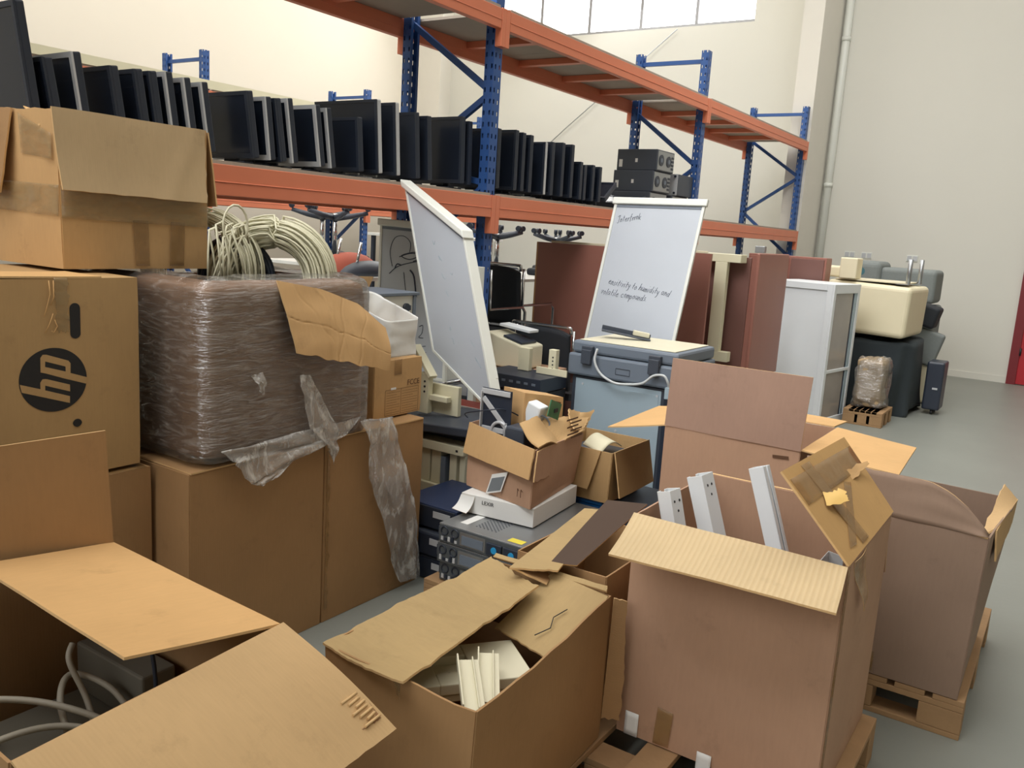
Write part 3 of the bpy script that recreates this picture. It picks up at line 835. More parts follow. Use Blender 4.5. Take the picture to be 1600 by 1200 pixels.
# ---- film-wrapped carton with the cable coils
def rounded(u, v, c, h, e1=0.32, e2=0.30):
    """super-ellipsoid block, u around, v from foot to top"""
    a = 2 * PI * u; b = PI * (v - 0.5)
    sg = lambda x, e: math.copysign(abs(x) ** e, x)
    return V3((c[0] + h[0] * sg(math.cos(b), e1) * sg(math.cos(a), e2), c[1] + h[1] * sg(math.cos(b), e1) * sg(math.sin(a), e2), c[2] + h[2] * sg(math.sin(b), e1)))
def blob(mb, c, h, amp, freq, seed, e1=0.3, e2=0.28, nu=72, nv=40, zcut=None, grow=0.0, ztop=None):
    R = []
    for j in range(nv + 1):
        row = []
        for i in range(nu):
            p = rounded(i / nu, j / nv * 0.998 + 0.001, c, (h[0] + grow, h[1] + grow, h[2] + grow), e1, e2)
            d = (p - V3(c)).normalized()
            p = p + d * amp * (noise.noise(p * freq + V3((seed, 0, 0))) + 0.4 * noise.noise(p * freq * 3 + V3((seed, 5, 0))))
            if zcut is not None: p.z = max(p.z, zcut)
            row.append(mb.vert(p))
        R.append(row)
    for j in range(nv):
        for i in range(nu):
            k = (i + 1) % nu
            if ztop is not None and mb.v[R[j + 1][i]].z > ztop(mb.v[R[j + 1][i]]) and j > nv * 0.6: continue
            mb.face([R[j][i], R[j][k], R[j + 1][k], R[j + 1][i]], 0, None, True)
    return mb
WC, WH = (2.185, 2.79, 1.10), (0.395, 0.385, 0.312)
t = thing('wrapped_box', 'bulging carton wrapped in shiny clear stretch film, on two brown cartons', 'box', (2.21, 2.79, 0.79))
inside = lambda p: 1.385 if abs(p.x - WC[0]) < 0.30 and p.y > 2.52 else 9
blob(MB(), WC, WH, 0.006, 5, 1, 0.13, 0.14, zcut=0.792, nu=120, nv=60, ztop=inside).build('box_body', card('kraft_in_film', (150, 116, 90)), t)
blob(MB(), WC, WH, 0.013, 9, 4, 0.13, 0.15, zcut=0.790, grow=0.019, nu=160, nv=80, ztop=inside).build('stretch_film', FILM, t)
# torn flap hanging at its right front
def torn(u, v):
    T = [(2.085, 2.40, 1.418), (2.28, 2.38, 1.385), (2.44, 2.34, 1.328), (2.535, 2.28, 1.235)]
    Bm = [(2.125, 2.33, 1.155), (2.29, 2.31, 1.118), (2.42, 2.28, 1.088), (2.535, 2.25, 1.065)]
    q = u * 3; i = min(int(q), 2); q -= i
    p = V3(T[i]).lerp(V3(T[i + 1]), q).lerp(V3(Bm[i]).lerp(V3(Bm[i + 1]), q), v * (1 - 0.05 * (0.5 + noise.noise(V3((u * 9, 2, 0))))))
    cr = 0.0
    for cu_, cv_, cc, dp in ((1, -0.35, 0.10, -0.0022), (1, -0.25, 0.30, 0.002), (1, 0.1, 0.52, -0.002), (1, 0.15, 0.74, -0.0018), (1, 0.0, 0.40, 0.0014), (-0.12, 1, 0.50, -0.003)):
        cr += dp * max(0, 1 - abs(cu_ * u + cv_ * v - cc - 0.015 * math.sin(u * 17 + v * 11)) / 0.012)
    p = p + V3((0, -0.012 * math.sin(PI * v) * (0.4 + u), 0)) + V3((0.3, -1, 0)) * (0.008 * noise.noise(V3((u * 4, v * 3, 5))) + cr)
    return p
fo = MB().fsheet(torn, 110, 60, 0.006, 0.6, 0.28, 0, 1).build('hanging_flap', [KR, EDGE], t, sharp=0.9)
# loose film
def film_piece(name, parent, rows, amp=0.012, seed=0, nv=26, mat=FILMH):
    """rows of (left point, right point) from top to bottom"""
    m = MB(); K = len(rows) - 1
    def f(u, v):
        x = v * K; i = min(int(x), K - 1); q = x - i; q2 = q * q * (3 - 2 * q)
        L = V3(rows[i][0]).lerp(V3(rows[i + 1][0]), q2); Rr = V3(rows[i][1]).lerp(V3(rows[i + 1][1]), q2)
        p = L.lerp(Rr, u)
        w = noise.noise(V3((u * 3.2 + seed, v * 5, seed))) + 0.5 * noise.noise(V3((u * 9, v * 7, seed + 3)))
        e = 0.008 * noise.noise(V3((v * 12, u * 2, seed + 9)))
        return p + V3((e, -abs(amp) * (0.9 + w), e * 0.5))
    return m.fsheet(f, 14, nv, 0.0004, 0.3, 0.8).build(name, mat, parent)
film_piece('film_tail', t, [((2.52, 2.40, 0.84), (2.72, 2.40, 0.83)), ((2.565, 2.385, 0.74), (2.745, 2.385, 0.73)), ((2.567, 2.385, 0.59), (2.80, 2.385, 0.61)), ((2.65, 2.385, 0.42), (2.86, 2.385, 0.44)), ((2.72, 2.385, 0.20), (2.905, 2.385, 0.24)), ((2.80, 2.385, 0.05), (2.93, 2.385, 0.035))], 0.018, 2)
film_piece('film_skirt', t, [((1.83, 2.385, 0.84), (2.52, 2.39, 0.86)), ((1.88, 2.375, 0.79), (2.43, 2.38, 0.80)), ((1.95, 2.37, 0.70), (2.16, 2.375, 0.75)), ((1.99, 2.37, 0.685), (2.05, 2.37, 0.70))], 0.014, 6)
film_piece('film_tail', t, [((2.17, 2.375, 1.07), (2.22, 2.375, 1.07)), ((2.19, 2.37, 0.98), (2.28, 2.37, 0.97)), ((2.22, 2.37, 0.86), (2.36, 2.365, 0.84)), ((2.31, 2.37, 0.78), (2.372, 2.37, 0.76)), ((2.345, 2.38, 0.74), (2.36, 2.38, 0.69))], 0.014, 11)
film_piece('film_tail', t, [((1.955, 2.385, 1.09), (2.0, 2.38, 1.10)), ((1.975, 2.37, 1.06), (2.015, 2.37, 1.065)), ((1.985, 2.37, 1.03), (2.0, 2.37, 1.02))], 0.012, 15, nv=12)

def coil(label, c, axis, R, ra, rr, n, wire=0.0042, seed=0, mat=CABLEM, ties=True, name='cable_coil'):
    """n turns of cable; ra is the half width along the axis, rr the half depth"""
    rng = random.Random(seed)
    t = thing(name, label, 'cable', c)
    ax = V3(axis).normalized(); u = ax.orthogonal().normalized(); up = V3((0, 0, 1)); u = (up - ax * up.dot(ax)).normalized(); w = ax.cross(u)
    m = MB(); S = 40
    pts = []
    for k in range(n):
        a = rng.uniform(0, 2 * PI); q = math.sqrt(rng.random())
        da, dr = ra * q * math.cos(a), rr * q * math.sin(a)
        wob = rng.uniform(0, 6)
        for i in range(S):
            th = 2 * PI * i / S
            blend = i / S
            r = R + dr + 0.006 * math.sin(2 * th + wob)
            s = da + 0.008 * math.sin(3 * th + wob)
            pts.append(V3(c) + (u * math.cos(th) + w * math.sin(th)) * r + ax * s)
    m.tube(pts, wire, 5)
    m.build('cable', mat, t)
    if ties:
        for th in (0.9, 2.6, 4.4):
            p = V3(c) + (u * math.cos(th) + w * math.sin(th)) * R
            tt = (-u * math.sin(th) + w * math.cos(th)); rad = (u * math.cos(th) + w * math.sin(th))
            b = MB(); b.tube([p + ax * (ra + 0.008) * math.cos(x * PI / 8) + rad * (rr + 0.01) * math.sin(x * PI / 8) for x in range(16)], 0.004, 5, closed=True)
            b.build('cable_tie', BLACK, t)
    return t
coil('large coil of cream cable standing up out of the film-wrapped carton', (2.41, 2.79, 1.385), (-0.80, -0.60, 0.05), 0.195, 0.13, 0.065, 110, seed=3)
coil('second coil of cream cable, behind and left of the large coil', (2.20, 2.97, 1.41), (-0.9, -0.43, 0.05), 0.215, 0.05, 0.04, 40, seed=5)
coil('coil of black hose inside the cream cable coils', (2.30, 2.885, 1.39), (-0.8, -0.6, 0.0), 0.125, 0.02, 0.03, 9, wire=0.010, seed=8, mat=BLACK, ties=False, name='hose_coil')
t = thing('cable_bundle', 'bunch of cream cable strands standing between the taped carton and the coils', 'cable', (2.05, 2.65, 1.41))
rng = random.Random(4)
for k in range(16):
    bx_, by_ = 1.98 + rng.uniform(0, 0.15), 2.64 + rng.uniform(-0.05, 0.05)
    tx = 2.01 + rng.uniform(-0.05, 0.12); h = rng.uniform(0.15, 0.21)
    m = MB()
    m.tube([(bx_, by_, 1.405), (bx_ + (tx - bx_) * 0.4, by_ + 0.01, 1.405 + h * 0.5), (tx, by_ + 0.02, 1.405 + h * 0.95), (tx + 0.05, by_ + 0.05, 1.405 + h), (tx + 0.09, by_ + 0.09, 1.405 + h * 0.8)], 0.0042, 5)
    m.build('strand', CABLEM, t)
m = MB(); m.tube([V3((2.09 + 0.055 * math.cos(a / 16 * 2 * PI - 0.6), 2.63, 1.60 + 0.075 * math.sin(a / 16 * 2 * PI - 0.6))) for a in range(11)] + [(2.055, 2.63, 1.50), (2.07, 2.64, 1.41)], 0.0045, 6); m.build('loop', CABLEM, t)

# ---- small carton with a printed table, white bag, grey-topped unit
t = carton('small brown carton with a printed table of text, right of the wrapped carton', rect(2.72, 3.035, 2.50, 2.86, 0.795), rect(2.72, 3.035, 2.50, 2.86, 1.045), KR, True, 0.002, 7)
tape(t, (2.845, 2.4945, 1.049), (2.895, 2.4945, 1.049), (2.895, 2.4945, 0.98), (2.845, 2.4945, 0.98))
y_ = 2.4946
a = MB()
def stroke(mb, x0, z0, x1, z1, w=0.0016):
    mb.bar((x0, y_, z0), (x1, y_, z1), 0.0003, w, 0, up=(0, 0, 1))
a = MB(); stroke(a, 2.79, 0.915, 3.015, 0.915); stroke(a, 2.79, 0.80, 3.015, 0.80); stroke(a, 2.79, 0.80, 2.79, 0.915); stroke(a, 3.015, 0.80, 3.015, 0.915); stroke(a, 2.895, 0.80, 2.895, 0.915)
for k in range(9): stroke(a, 2.798, 0.902 - k * 0.0115, 2.888 - 0.02 * (k % 3 == 1), 0.902 - k * 0.0115, 0.0012); stroke(a, 2.902, 0.902 - k * 0.0115, 3.008 - 0.03 * (k % 4 == 2), 0.902 - k * 0.0115, 0.0012)
a.build('printed_table', INKB, t)
text_mesh('printed_marks', 'FCCE', 0.036, INKB, t, (2.935, y_, 0.925), (1, 0, 0), (0, 0, 1))
a = MB(); a.bx(2.825, 2.86, y_ - 0.0005, y_, 0.914, 0.924); a.build('sticker', PAPER, t)

t = thing('plastic_bag', 'crumpled white carrier bag with a red mark, on the small brown carton', 'bag', (2.88, 2.67, 1.055))
def bagf(u, v):
    a = 2 * PI * u
    sg = lambda x, e: math.copysign(abs(x) ** e, x)
    y = 2.665 + 0.155 * sg(math.sin(a), 0.28)
    h = v * (0.165 + 0.10 * (y - 2.51) / 0.31)
    p = V3((2.915 + 0.115 * sg(math.cos(a), 0.28) * (1 + 0.05 * v), y, 1.056 + h))
    k = noise.noise(p * 9) * 0.010 + noise.noise(p * 23) * 0.005
    return p + V3((math.cos(a), math.sin(a), 0.3)) * k
MB().fsheet(bagf, 96, 22, 0.0012, 1, 0.3).build('bag_body', BAGM, t)
for q in ([(2.72, 1.245), (2.715, 1.215)], [(2.69, 1.235), (2.675, 1.19), (2.66, 1.18), (2.65, 1.20), (2.66, 1.225), (2.665, 1.19), (2.645, 1.165), (2.615, 1.185)]):
    a = MB(); a.tube([(2.788, y, z) for y, z in q], 0.0035, 6); a.build('red_mark', MARKR, t)
text_mesh('printed_letters', 'ES', 0.034, MARK, t, (2.786, 2.625, 1.125), (0, -1, 0.12), (0, 0.12, 1))

t = thing('power_unit', 'white-fronted unit with a grey lid and black round knob, behind the white bag', 'unit', (3.25, 3.0, 1.05))
a = MB(); a.bx(3.08, 3.40, 2.865, 3.14, 1.06, 1.285); a.build('case', OFFW, t, 0.004)
a = MB(); a.bx(3.06, 3.425, 2.85, 3.16, 1.286, 1.302); a.build('lid', GREYP, t, 0.003)
a = MB(); a.bx(3.385, 3.405, 2.855, 2.865, 1.06, 1.285); a.build('corner_strip', GREYP, t, 0.002)
a = MB(); a.cyl((3.33, 2.863, 1.225), (3.33, 2.85, 1.225), 0.022, 20); a.build('knob', BLACK, t)
a = MB(); a.bx(3.362, 3.370, 2.859, 2.865, 1.21, 1.235); a.build('switch', GREYD, t)
t = carton('plain brown carton under the grey-lidded unit, hidden behind the small printed carton', rect(2.99, 3.39, 2.88, 3.30, 0.004), rect(2.99, 3.39, 2.88, 3.30, 1.05), KRD, True, 0.003, 9)
t = thing('cardboard_sheet', 'loose bent piece of cardboard propped behind the coil beside the grey lid', 'cardboard', (3.2, 3.2, 1.06))
flap(t, (3.10, 3.21, 1.062), (3.30, 3.21, 1.062), (3.46, 3.21, 1.352), (3.17, 3.20, 1.358), KR, name='sheet_panel', amp=0.006, seed=4)

# ================================================================== foreground open cartons
# ---- nearest carton, bottom left
ra = math.radians(-2.5)
P1, P2, P3, P4 = (1.228, 2.035, 0.768), (1.197, 1.352, 0.768), (0.615, 1.325, 0.755), (0.63, 2.065, 0.775)
b_ = [(0.625, 1.345, 0.004), (1.195, 1.355, 0.004), (1.222, 2.03, 0.004), (0.635, 2.06, 0.004)]
t = carton('nearest open carton at the bottom left, full of cables and white plastic, flaps spread', b_, [P3, P2, P1, P4], KRD, False, 0.004, 21)
flap(t, P1, (0.62, 2.07, 0.776), (0.61, 2.10, 1.07), (1.218, 2.045, 1.075), KRD, name='back_flap', amp=0.004, nu=16, nv=8, creases=((1.0, 0.0, 0.62, -0.003),))
flap(t, P1, P2, (0.846, 1.375, 0.824), (0.885, 2.02, 0.815), KRL, name='side_flap', amp=0.003, seed=2, nu=14, nv=8, label='bright kraft flap folded level over the opening')
flap(t, (1.205, 1.352, 0.770), (0.615, 1.322, 0.757), (0.66, 1.07, 0.545), (1.305, 1.10, 0.565), KRF2, name='front_flap', amp=0.006, seed=6, nu=26, nv=14, bow=0.008, jag=(0.004, 0.0, 0.0, 0), label='fine-ribbed flap hanging outwards with a torn corner')
a = MB(); fa, fd_ = V3((1.205, 1.352, 0.770)), V3((1.305, 1.10, 0.565)); fn_ = V3((0, -0.63, 0.78))
for k in range(7):
    q = fa.lerp(fd_, 0.66 + k * 0.034) + fn_ * 0.013
    MB_ = MB(); MB_.tube([q + V3((-0.012 - 0.004 * (k % 2), 0, 0)), q + V3((-0.062 + 0.010 * (k % 3), -0.004, -0.002))], 0.0032, 6); MB_.build('bared_flute', EDGE, t)
flap(t, fa.lerp(fd_, 0.64) + fn_ * 0.009, fa.lerp(fd_, 0.64) + fn_ * 0.009 + V3((-0.065, 0, 0)), fa.lerp(fd_, 0.90) + fn_ * 0.009 + V3((-0.075, 0, 0)), fa.lerp(fd_, 0.90) + fn_ * 0.009 + V3((-0.012, 0, 0)), plain('torn_liner', (150, 112, 78), 0.9), 0.002, name='torn_patch', amp=0.003, freq=20, seed=3, jag=(0.01, 0.012, 0, 0))
# its contents
def cable(label, pts, r, mat, name='cable'):
    t = thing(name, label, 'cable', pts[0])
    P = [V3(p) for p in pts]; out = []
    for i in range(len(P) - 1):
        p0, p1, p2, p3 = P[max(i - 1, 0)], P[i], P[i + 1], P[min(i + 2, len(P) - 1)]
        for k in range(8):
            u = k / 8; out.append(0.5 * ((2 * p1) + (p2 - p0) * u + (2 * p0 - 5 * p1 + 4 * p2 - p3) * u * u + (3 * p1 - p0 - 3 * p2 + p3) * u ** 3))
    out.append(P[-1])
    MB().tube(out, r, 8).build('cord', mat, t); return t
GC = plain('pale_grey_cable', (188, 182, 166), 0.5)
cable('pale grey cable looping highest in the nearest carton', [(0.70, 1.95, 0.50), (0.78, 1.90, 0.56), (0.90, 1.80, 0.55), (1.0, 1.66, 0.50), (1.02, 1.56, 0.46)], 0.0075, GC)
cable('pale grey cable in a round loop inside the nearest carton', [(0.93, 1.72, 0.46), (0.95, 1.80, 0.53), (1.0, 1.84, 0.56), (1.05, 1.76, 0.53), (1.06, 1.66, 0.46)], 0.0075, GC)
cable('pale grey cable lying lowest along the left of the nearest carton', [(0.68, 1.80, 0.47), (0.80, 1.78, 0.51), (0.93, 1.74, 0.50), (1.04, 1.60, 0.46)], 0.0075, GC)
cable('pale grey cable with a free upturned end in the nearest carton', [(0.98, 1.70, 0.46), (1.0, 1.78, 0.52), (0.99, 1.83, 0.60), (1.01, 1.85, 0.63)], 0.007, GC)
cable('pale grey cable curled tightly at the left of the nearest carton', [(0.66, 1.88, 0.47), (0.72, 1.98, 0.53), (0.80, 1.96, 0.55), (0.82, 1.86, 0.52), (0.74, 1.82, 0.47)], 0.007, GC)
cable('pale grey cable lying across the middle of the nearest carton', [(0.72, 1.70, 0.46), (0.84, 1.68, 0.50), (0.96, 1.63, 0.50), (1.08, 1.68, 0.47)], 0.007, GC)
cable('thin black cable hanging inside the nearest carton below the bright flap', [(1.03, 1.58, 0.48), (1.06, 1.60, 0.56), (1.07, 1.63, 0.66), (1.06, 1.66, 0.72)], 0.005, BLACK)
t = thing('plastic_trunking', 'long off-white plastic channel along the front wall of the nearest carton', 'channel', (0.9, 1.43, 0.55))
a = MB(); a.bx(0.64, 1.15, 1.41, 1.50, 0.600, 0.608); a.bx(0.64, 1.15, 1.492, 1.50, 0.54, 0.600); a.bx(0.64, 1.15, 1.41, 1.418, 0.54, 0.600); a.build('channel_body', BEIGE, t)
t = thing('plastic_block', 'pale grey adapter block beside the cables in the nearest carton', 'adapter', (1.08, 1.60, 0.45))
a = MB(); a.box((1.10, 1.60, 0.475), (0.10, 0.07, 0.05), 0, Matrix.Rotation(0.5, 3, 'Z')); a.build('block', BEIGE, t, 0.004)
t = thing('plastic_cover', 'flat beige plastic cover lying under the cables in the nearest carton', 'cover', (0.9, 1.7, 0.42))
a = MB(); a.bx(0.66, 1.17, 1.49, 1.98, 0.415, 0.43); a.build('panel', plain('shaded_beige', (120, 116, 104), 0.5), t, 0.004)  # beige darkened: the carton's inner shade is put into the colour
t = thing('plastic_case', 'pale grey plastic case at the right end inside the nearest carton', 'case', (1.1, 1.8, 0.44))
a = MB(); a.bx(1.09, 1.18, 1.70, 1.98, 0.432, 0.56); a.build('case_body', plain('shaded_beige', (120, 116, 104), 0.5), t, 0.006)  # same beige with the inner shade in its colour

# ---- torn carton in the middle foreground, on the pallet shared with the big fluted-flap carton
pallet('wooden pallet under the torn carton and the ribbed-flap carton, bottom edge of the picture', 1.42, 2.86, 0.36, 1.56)
A, Bc, Cc, D = (1.425, 1.440, 0.612), (1.440, 0.985, 0.590), (2.180, 1.035, 0.606), (2.150, 1.440, 0.614)
t = carton('torn open carton in the middle foreground holding beige plastic parts, on a pallet', [(1.44, 1.0, 0.15), (2.17, 1.03, 0.15), (2.15, 1.43, 0.15), (1.44, 1.43, 0.15)], [Bc, Cc, D, A], KRD, False, 0.012, 31,
           rimcut=lambda s, q: (0.022 * math.sin(PI * q) + 0.010 * noise.noise(V3((q * 9, s, 2)))) if s == 0 else 0.012 * (0.5 + noise.noise(V3((q * 8, s * 3.0, 7)))))
flap(t, (2.155, 1.445, 0.622), (1.415, 1.448, 0.606), (1.405, 1.170, 0.604), (2.05, 1.200, 0.624), KRW, name='long_flap', amp=0.008, seed=3, nu=60, nv=24, bow=-0.012, jag=(0.006, 0.006, 0.02, 0.006),
     creases=((1.0, 0, 0.27, -0.006), (1.0, 0.05, 0.88, -0.006), (1.0, 0.15, 0.62, 0.004), (0.2, 1.0, 0.8, 0.003)), label='long creased flap folded in over the opening')
flap(t, (2.165, 1.23, 0.618), (2.165, 1.03, 0.600), (1.845, 1.035, 0.525), (1.90, 1.255, 0.530), KRW, name='short_flap', amp=0.006, seed=9, nu=12, nv=12, jag=(0.008, 0.008, 0, 0), label='inward folded flap with a black scrawl')
flap(t, (2.152, 1.445, 0.618), (2.172, 1.04, 0.612), (2.195, 1.05, 0.622), (2.172, 1.445, 0.628), KRW, name='rim_strip', amp=0.006, seed=10, jag=(0.012, 0.006, 0.006, 0))
tape(t, (1.434, 1.245, 0.588), (1.434, 1.205, 0.588), (1.438, 1.20, 0.40), (1.438, 1.25, 0.40), CTAPE, 'tape_strip', nv=12)
a = MB(); a.tube([(2.04, 1.10, 0.586), (1.99, 1.115, 0.575), (1.95, 1.10, 0.562), (1.90, 1.12, 0.553)], 0.0016, 5); a.build('scrawl', INK, t)
flap(t, (2.176, 1.02, 0.60), (2.178, 1.03, 0.20), (2.215, 0.975, 0.20), (2.205, 0.985, 0.59), KRD, name='torn_corner_strip', amp=0.006, seed=14, jag=(0.012, 0.012, 0.005, 0), nu=24, nv=5)
# beige parts inside
t = thing('plastic_housing', 'flat beige plastic housing with a square recess inside the torn carton', 'housing', (1.66, 1.18, 0.5))
R_ = Matrix.Rotation(math.radians(-38), 3, 'Z')
def loc(c, p): return V3(c) + R_ @ V3(p)
c0 = (1.70, 1.225, 0.50)
a = MB()
for (q, d) in (((-0.125, 0, 0), (0.10, 0.20, 0.03)), ((0.10, 0, 0), (0.15, 0.20, 0.03)), ((-0.025, 0.07, 0), (0.10, 0.06, 0.03)), ((-0.025, -0.07, 0), (0.10, 0.06, 0.03)), ((-0.025, 0, -0.012), (0.10, 0.08, 0.006)), ((0, 0, -0.028), (0.34, 0.19, 0.018))):
    a.box(loc(c0, q), d, 0, R_)
a.build('shell', BEIGE, t, 0.003)
a = MB(); a.cyl(loc(c0, (-0.03, -0.015, -0.008)), loc(c0, (-0.03, -0.015, -0.004)), 0.007, 12); a.build('screw_hole', INK, t)
for (lab, off, ang) in (('beige plastic strip with a raised rib, nearest the front corner of the torn carton', (1.555, 1.085, 0.568), 42), ('second beige plastic strip overlapping the ribbed one in the torn carton', (1.63, 1.085, 0.556), 36)):
    t = thing('plastic_strip', lab, 'strip', off, 'beige strips in the torn carton')
    R2_ = Matrix.Rotation(math.radians(ang), 3, 'Z') @ Matrix.Rotation(math.radians(-8), 3, 'Y')
    a = MB(); a.box(V3(off), (0.19, 0.055, 0.004), 0, R2_); a.box(V3(off) + R2_ @ V3((0, 0.026, 0.010)), (0.19, 0.004, 0.022), 0, R2_); a.box(V3(off) + R2_ @ V3((0, -0.012, 0.006)), (0.19, 0.003, 0.012), 0, R2_); a.build('strip_body', BEIGE, t, 0.001)
t = thing('cardboard_filler', 'dark folded cardboard filler under the parts in the torn carton', 'cardboard', (1.8, 1.2, 0.42))
flap(t, (1.46, 1.02, 0.40), (2.13, 1.05, 0.40), (2.12, 1.41, 0.42), (1.46, 1.41, 0.42), KRD, name='sheet_panel', amp=0.01)

# ---- torn carton behind it, its flaps sticking up
t = carton('dark carton wedged behind the torn carton, with one dark flap sticking up', rect(2.235, 2.70, 1.07, 1.40, 0.15), rect(2.235, 2.70, 1.08, 1.40, 0.628), KRD, False, 0.006, 41)
flap(t, (2.03, 1.305, 0.652), (2.68, 1.405, 0.660), (2.72, 1.31, 0.664), (2.13, 1.185, 0.646), KRW, name='tan_flap', amp=0.006, seed=4, nu=26, nv=10, jag=(0.010, 0.01, 0.012, 0), label='tan flap lying flat over the gap')
flap(t, (2.05, 1.30, 0.650), (2.34, 1.35, 0.652), (2.34, 1.28, 0.600), (2.10, 1.20, 0.612), KRD, name='folded_flap', amp=0.006, seed=6, jag=(0.012, 0.01, 0.006, 0))
flap(t, (2.165, 1.24, 0.650), (2.20, 1.165, 0.652), (2.48, 1.075, 0.80), (2.42, 1.190, 0.80), plain('shaded_board', (80, 62, 50), 0.8, var=0.1), name='dark_flap', amp=0.006, seed=8, nu=14, nv=8, label='flap standing up at a slant, its shaded underside darkened')  # shade of the underside is put into the dark colour

# ---- big carton with the pale ribbed flap
t = carton('big open carton with a pale ribbed front flap, white steel profiles inside', rect(2.245, 2.84, 0.405, 1.005, 0.15), rect(2.245, 2.84, 0.405, 1.005, 0.845), KRP, False, 0.003, 51, bulge=0.002)
flap(t, (2.240, 1.010, 0.847), (2.240, 0.402, 0.847), (2.008, 0.372, 0.812), (2.012, 0.972, 0.795), KRF, name='front_flap', amp=0.004, seed=1, nu=20, nv=10, jag=(0.002, 0.0, 0, 0), bow=0.006, label='pale kraft flap with broad ribs')
flap(t, (2.243, 0.401, 0.850), (2.842, 0.401, 0.850), (2.900, 0.590, 1.045), (2.235, 0.600, 1.062), card('kraft_taped', (186, 148, 96)), name='side_flap', amp=0.003, seed=2, nu=14, nv=10, label='taped flap standing up at a slant')
def on(u, v, h=0.0):         # a point on that slanted flap
    p = V3((2.243, 0.401, 0.850)).lerp(V3((2.842, 0.401, 0.850)), u).lerp(V3((2.235, 0.600, 1.062)).lerp(V3((2.900, 0.590, 1.045)), u), v)
    return p + V3((0, -0.72, 0.69)) * (0.006 + h)
tape(t, on(0.02, 0.62), on(0.98, 0.60), on(0.98, 0.88), on(0.02, 0.90), TAPE, 'tape_strip')
tape(t, on(0.30, 0.04), on(0.42, 0.04), on(0.34, 0.96), on(0.22, 0.96), TAPE, 'tape_strip', nv=14)
tape(t, on(0.12, 0.10), on(0.22, 0.08), on(0.66, 0.55), on(0.58, 0.60), TAPE, 'tape_strip', nv=10)
flap(t, on(0.17, 0.50), on(0.26, 0.66), on(0.36, 0.56, 0.035), on(0.30, 0.42, 0.045), plain('yellow_tape', (226, 186, 106), 0.5), 0.0012, name='torn_tape', amp=0.012, freq=14, seed=4, jag=(0.02, 0.02, 0.01, 0))
flap(t, on(0.72, 0.52), on(0.70, 0.72), on(0.92, 0.66, 0.025), on(0.93, 0.58, 0.03), KR, 0.0015, name='torn_tape', amp=0.014, freq=14, seed=7, jag=(0.01, 0.02, 0.01, 0))
flap(t, (2.30, 0.400, 0.842), (2.46, 0.400, 0.842), (2.48, 0.385, 0.66), (2.43, 0.380, 0.66), CTAPE, 0.0012, name='hanging_tape', amp=0.01, freq=10, seed=3, jag=(0.02, 0.01, 0.01, 0))
flap(t, (2.846, 0.41, 0.848), (2.846, 1.0, 0.848), (2.93, 1.0, 0.62), (2.93, 0.41, 0.62), KRP, name='rear_flap', amp=0.004, seed=12)
tape(t, (2.243, 0.4005, 0.84), (2.275, 0.4005, 0.84), (2.275, 0.4005, 0.16), (2.243, 0.4005, 0.16), TAPE, 'corner_tape', nv=16)
for (y, z) in ((0.955, 0.225), (0.72, 0.185), (0.50, 0.18)):
    a = MB(); a.sheet((2.238, y + 0.022, z), (2.238, y - 0.022, z), (2.236, y - 0.022, z - 0.075), (2.236, y + 0.022, z - 0.075), 0.001, nu=4, nv=4, amp=0.001); a.build('white_tape', PAPER, t)
tape(t, (2.2375, 0.875, 0.275), (2.2375, 0.825, 0.27), (2.2375, 0.832, 0.155), (2.2375, 0.882, 0.155), TAPE, 'tape_strip', nv=8)
# white steel profiles standing in it
def profile(label, foot, top, w, d, yaw_):
    t = thing('steel_profile', label, 'profile', foot, 'white steel profiles in the big carton')
    f0, t0 = V3(foot), V3(top); ax = (t0 - f0).normalized()
    ux = V3((math.cos(yaw_), math.sin(yaw_), 0)); ux = (ux - ax * ux.dot(ax)).normalized(); uy = ax.cross(ux)
    R = Matrix((ux, uy, ax)).transposed(); L = (t0 - f0).length; c = (f0 + t0) / 2
    a = MB(); th = 0.003
    a.box(c, (th, d, L), 0, R)
    for s in (-1, 1):
        a.box(c + R @ V3((w / 2, s * (d / 2 - th / 2), 0)), (w, th, L), 0, R)
        a.box(c + R @ V3((w - th / 2, s * (d / 2 - 0.010), 0)), (th, 0.02, L), 0, R)
    a.build('channel', WHITE, t, 0.001)
    for k in range(3):
        q = c + R @ V3((-0.002, (k - 1) * 0.014, L / 2 - 0.035 - 0.03 * (k % 2)))
        h = MB(); h.cyl(q, q - ux * 0.001, 0.004, 10); h.build('bolt_hole', INK, t)
    return t
profile('white steel profile leaning in the near left corner of the big carton, shortest of three', (2.35, 0.74, 0.19), (2.375, 0.945, 0.905), 0.045, 0.06, math.radians(82))
profile('widest white steel profile in the big carton, second from its left corner', (2.47, 0.63, 0.19), (2.50, 0.895, 0.940), 0.05, 0.08, math.radians(86))
profile('white steel profile standing alone at the back right of the big carton, open side showing', (2.60, 0.52, 0.19), (2.66, 0.805, 0.945), 0.05, 0.05, math.radians(-95))
profile('white profile lying low against the right wall of the big carton, only its tip showing', (2.60, 0.52, 0.19), (2.40, 0.50, 0.80), 0.05, 0.08, math.radians(-100))

